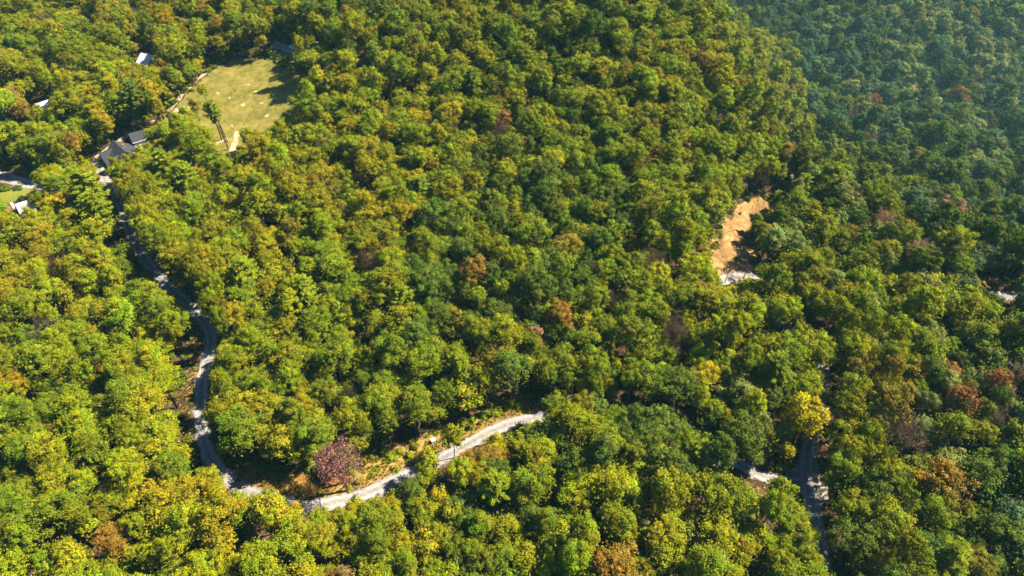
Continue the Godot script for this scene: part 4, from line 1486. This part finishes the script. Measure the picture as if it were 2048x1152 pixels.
func undergrowth() -> void:
	# single bushes that show on the banks and field edges: picture position, size, tint
	var list := []
	for q in [[742, 918, 1.3, 7], [757, 934, 1.2, 7], [768, 908, 1.5, 2], [784, 922, 1.5, 7], [800, 908, 1.2, 7], [792, 938, 1.0, 1], [818, 912, 1.1, 1], [830, 898, 1.0, 13], [746, 950, 1.1, 1], [905, 868, 1.0, 13], [925, 852, 1.4, 7], [940, 858, 1.1, 13], [944, 843, 1.4, 7], [960, 848, 1.0, 1], [968, 836, 1.3, 7], [984, 832, 1.2, 13], [1000, 826, 1.3, 7], [1012, 818, 1.0, 1], [1030, 815, 1.2, 13], [1058, 822, 1.0, 4], [560, 118, 3.0, 3], [548, 110, 2.4, 3], [572, 130, 2.2, 2], [584, 142, 1.8, 13], [318, 226, 1.6, 1], [332, 214, 1.8, 7], [346, 200, 1.8, 1], [358, 190, 1.5, 13], [366, 178, 2.0, 7], [380, 162, 1.6, 1], [392, 152, 1.7, 13], [405, 146, 2.0, 4], [418, 128, 1.8, 5], [432, 122, 1.6, 7], [300, 236, 1.5, 7], [285, 240, 1.5, 13], [252, 252, 1.6, 1], [236, 258, 1.8, 7], [215, 272, 1.6, 1], [200, 282, 1.8, 4], [190, 296, 1.5, 1], [1445, 412, 1.4, 5], [1462, 402, 1.5, 4], [1440, 440, 1.2, 5], [1532, 396, 1.4, 5], [1548, 402, 1.5, 4], [1435, 465, 1.2, 5], [1425, 495, 1.4, 4], [1418, 512, 1.2, 13], [1478, 572, 1.6, 1], [1500, 574, 1.4, 13], [1510, 545, 1.2, 2], [700, 980, 0.9, 1], [716, 966, 1.0, 4], [640, 990, 0.8, 4], [20, 380, 1.5, 2], [35, 378, 1.4, 3], [6, 382, 1.6, 3], [520, 110, 1.6, 6], [500, 112, 1.4, 6], [486, 114, 1.5, 10], [1660, 930, 1.4, 13], [1665, 1010, 1.3, 2], [1575, 925, 1.2, 4], [384, 812, 1.0, 6], [376, 880, 1.2, 13], [478, 960, 0.9, 6], [560, 958, 1.0, 13]]:
		var g := at(q[0], q[1])
		list.append({"p": g, "k": q[2] * rnd(0.62, 0.95), "t": q[2] * rnd(0.5, 0.95), "kind": "shrub", "tint": q[3], "px": pix(g), "species": "shrub", "variant": rng.randi() % 6})
	label_all(list)
	for a in list:
		plant("shrub", "shrub", a.variant, a.p, Vector3(a.k, a.t, a.k), leaf_mats[a.tint], M.bark, a.label, "bush", "bushes on the banks and clearing edges")
	# low weeds and dry grass tufts on the verges, and brush on the open forest floor
	var tuft := Soup.new()
	for k in 26:
		var a := rnd(0, TAU)
		var d := Vector3(cos(a), 0, sin(a))
		var b := d * rnd(0.0, 0.35)
		var up := Vector3(d.x * 0.5, 1.0, d.z * 0.5).normalized()
		var f := rnd(0.55, 1.0)
		tuft.leaf(b + up * 0.28, d, up, rnd(0.5, 0.85), rnd(0.07, 0.13), Color(f, f * 0.95, f * 0.8), (d * 0.4 + Vector3.UP).normalized())
	var tm := tuft.mesh()
	var spots := []
	var tones := []
	var straw := [Color(0.42, 0.30, 0.10), Color(0.34, 0.27, 0.07), Color(0.22, 0.22, 0.03), Color(0.30, 0.17, 0.06), Color(0.16, 0.20, 0.03)]
	for poly in [no_tree[4], no_tree[4], no_tree[5], no_tree[6]]:
		sow(poly, 0.85, spots, tones, straw, 0.75)
	var brim := line([1400, 530, 1410, 490, 1430, 450, 1460, 408, 1500, 388, 1560, 392, 1580, 420, 1530, 450, 1515, 490, 1530, 540, 1500, 580, 1430, 580])
	var before := spots.size()
	sow(brim, 0.8, spots, tones, straw + [Color(0.34, 0.24, 0.15), Color(0.26, 0.17, 0.10)], 0.75)
	for k in range(spots.size() - 1, before - 1, -1):
		var o: Vector3 = spots[k].origin
		if Geometry2D.is_point_in_polygon(Vector2(o.x, o.z), no_tree[3]) and rng.randf() < 0.93:
			spots.remove_at(k)
			tones.remove_at(k)
	for r in roads.slice(0, 3):
		var c: PackedVector2Array = r[0]
		for i in c.size() - 1:
			var side := (c[i + 1] - c[i]).normalized().orthogonal()
			for k in 7:
				var q: Vector2 = c[i] + side * (r[1] + 0.15 + absf(rng.randfn(0.0, 1.3))) * (1 if k % 2 else -1) + Vector2(rnd(-0.6, 0.6), rnd(-0.6, 0.6))
				spots.append(Transform3D(Basis(Vector3.UP, rnd(0, TAU)) * Basis.from_scale(Vector3.ONE * rnd(0.5, 1.3)), ground(q.x, q.y)))
				tones.append(straw[rng.randi() % 5])
	var low := []
	var low_tones := []
	for k in 38000:
		var x := rnd(-330, 330)
		var z := rnd(-430, -40)
		var p := ground(x, z)
		var q := pix(p)
		if q.x < -60 or q.x > 2110 or q.y < -60 or q.y > 1210 or open_ground(x, z) or road_gap(x, z) < 0.5:
			continue
		if patch.get_noise_2d(x * 0.8, z * 0.8) < rnd(-0.55, 0.25):
			continue
		low.append(Transform3D(Basis(Vector3.UP, rnd(0, TAU)) * Basis.from_scale(Vector3(rnd(0.6, 1.5), rnd(0.5, 1.3), rnd(0.6, 1.5))), p))
		var c: Color = TINTS[[13, 2, 3, 0, 6, 2][rng.randi() % 6]][1]
		low_tones.append(c * rnd(0.7, 1.1))
	var house_brush := line([150, 300, 168, 262, 200, 240, 250, 228, 300, 232, 296, 248, 254, 268, 222, 276, 200, 296, 190, 312, 170, 330])
	var rim := line([1400, 540, 1404, 490, 1426, 450, 1456, 405, 1500, 384, 1570, 392, 1580, 424, 1536, 452, 1520, 490, 1536, 546, 1500, 584, 1424, 584])
	for job in [[no_tree[4], 0.32, [7, 13, 1, 4, 4, 1], 0.30], [no_tree[5], 0.10, [6, 9, 13, 3], 0.3], [no_tree[6], 0.14, [6, 9, 0, 13, 10], 0.3], [house_brush, 0.30, [1, 7, 13, 0, 4, 9], 0.75], [rim, 0.30, [5, 4, 13, 6, 9], 0.42], [no_tree[0], 0.012, [13, 0], 0.2]]:
		var poly: PackedVector2Array = job[0]
		var b0 := poly[0]
		var b1 := poly[0]
		for p in poly:
			b0 = b0.min(p)
			b1 = b1.max(p)
		for k in int((b1.x - b0.x) * (b1.y - b0.y) * job[1]):
			var q := Vector2(rnd(b0.x, b1.x), rnd(b0.y, b1.y))
			if not Geometry2D.is_point_in_polygon(q, poly) or road_gap(q.x, q.y) < 0.5 or (job[0] == rim and Geometry2D.is_point_in_polygon(q, no_tree[3]) and rng.randf() < 0.985):
				continue
			if job[0] == house_brush and (Geometry2D.is_point_in_polygon(q, no_tree[8]) or Geometry2D.is_point_in_polygon(q, no_tree[9])):
				continue
			var z: float = job[3] * rnd(0.5, 1.6)
			low.append(Transform3D(Basis(Vector3.UP, rnd(0, TAU)) * Basis.from_scale(Vector3(z * rnd(0.8, 1.3), z * rnd(0.7, 1.2), z)), ground(q.x, q.y)))
			low_tones.append(TINTS[job[2][rng.randi() % job[2].size()]][1] * rnd(0.7, 1.05))
	scatter("undergrowth", "low green bushes and saplings on the forest floor", "undergrowth", crowns.shrub[4], M.leaf_white, low, low_tones)
	scatter("dry_grass", "dry grass and weeds along the road verges and banks", "grass", tm, M.grass_blade, spots, tones)
	# paddock grass
	spots = []
	tones = []
	sow(no_tree[0], 0.9, spots, tones, [Color(0.26, 0.25, 0.05), Color(0.32, 0.27, 0.07), Color(0.20, 0.23, 0.04)], 0.3)
	scatter("paddock_grass", "short uneven grass tufts across the paddock", "grass", tm, M.grass_blade, spots, tones)

func mist() -> void:       # thin morning haze lying in the hollow on the far right
	var f := FogVolume.new()
	f.name = "mist"
	f.shape = RenderingServer.FOG_VOLUME_SHAPE_ELLIPSOID
	var g := at(1990, 120)
	f.position = g + Vector3(20, 12, -20)
	f.size = Vector3(360, 80, 360)
	var m := FogMaterial.new()
	m.density = 0.00042
	m.albedo = Color(0.62, 0.86, 0.92)
	f.material = m
	add_child(f)
	tag(f, "thin pale blue haze over the far right-hand woods", "haze", "", "stuff")

func stones() -> void:
	var s := Soup.new()
	dome(s, Vector3(0, 0.05, 0), Vector3(0.3, 0.22, 0.24))
	var m := s.mesh()
	var spots := []
	var tones := []
	for job in [[no_tree[3], 0.22, [Color(0.26, 0.17, 0.08), Color(0.40, 0.30, 0.16), Color(0.30, 0.20, 0.10)]], [no_tree[0], 0.035, [Color(0.36, 0.32, 0.25), Color(0.28, 0.25, 0.2)]], [no_tree[4], 0.05, [Color(0.30, 0.27, 0.24)]], [no_tree[7], 0.1, [Color(0.28, 0.27, 0.26)]]]:
		var poly: PackedVector2Array = job[0]
		var b0 := poly[0]
		var b1 := poly[0]
		for p in poly:
			b0 = b0.min(p)
			b1 = b1.max(p)
		for k in int((b1.x - b0.x) * (b1.y - b0.y) * job[1]):
			var q := Vector2(rnd(b0.x, b1.x), rnd(b0.y, b1.y))
			if Geometry2D.is_point_in_polygon(q, poly):
				spots.append(Transform3D(Basis(Vector3.UP, rnd(0, TAU)) * Basis.from_scale(Vector3(rnd(0.25, 1.1), rnd(0.3, 0.8), rnd(0.25, 1.0))), ground(q.x, q.y) + Vector3(0, 0.06, 0)))
				tones.append(job[2][rng.randi() % job[2].size()])
	var mat := plain(Color(1, 1, 1), 0.95, 0.2)
	mat.vertex_color_use_as_albedo = true
	scatter("stones", "stones and earth clods strewn over the bare ground", "stones", m, mat, spots, tones)

func sow(poly: PackedVector2Array, gap: float, spots: Array, tones: Array, pal: Array, size: float) -> void:
	var lo := poly[0]
	var hi := poly[0]
	for p in poly:
		lo = lo.min(p)
		hi = hi.max(p)
	var n := int((hi.x - lo.x) * (hi.y - lo.y) / (gap * gap))
	for k in n:
		var q := Vector2(rnd(lo.x, hi.x), rnd(lo.y, hi.y))
		if patch.get_noise_2d(q.x * 4.0, q.y * 4.0) > rnd(-0.25, 0.35) or not Geometry2D.is_point_in_polygon(q, poly) or road_gap(q.x, q.y) < 0.1:
			continue
		spots.append(Transform3D(Basis(Vector3.UP, rnd(0, TAU)) * Basis.from_scale(Vector3.ONE * size * rnd(0.6, 1.5)), ground(q.x, q.y)))
		tones.append(pal[rng.randi() % pal.size()])

func scatter(called: String, label: String, category: String, mesh: Mesh, mat: Material, spots: Array, tones: Array) -> void:
	var mm := MultiMesh.new()
	mm.transform_format = MultiMesh.TRANSFORM_3D
	mm.use_colors = true
	mm.mesh = mesh
	mm.instance_count = spots.size()
	for j in spots.size():
		mm.set_instance_transform(j, spots[j])
		mm.set_instance_color(j, tones[j])
	var mi := MultiMeshInstance3D.new()
	mi.name = called
	mi.multimesh = mm
	mi.material_override = mat
	add_child(mi)
	tag(mi, label, category, "", "stuff")
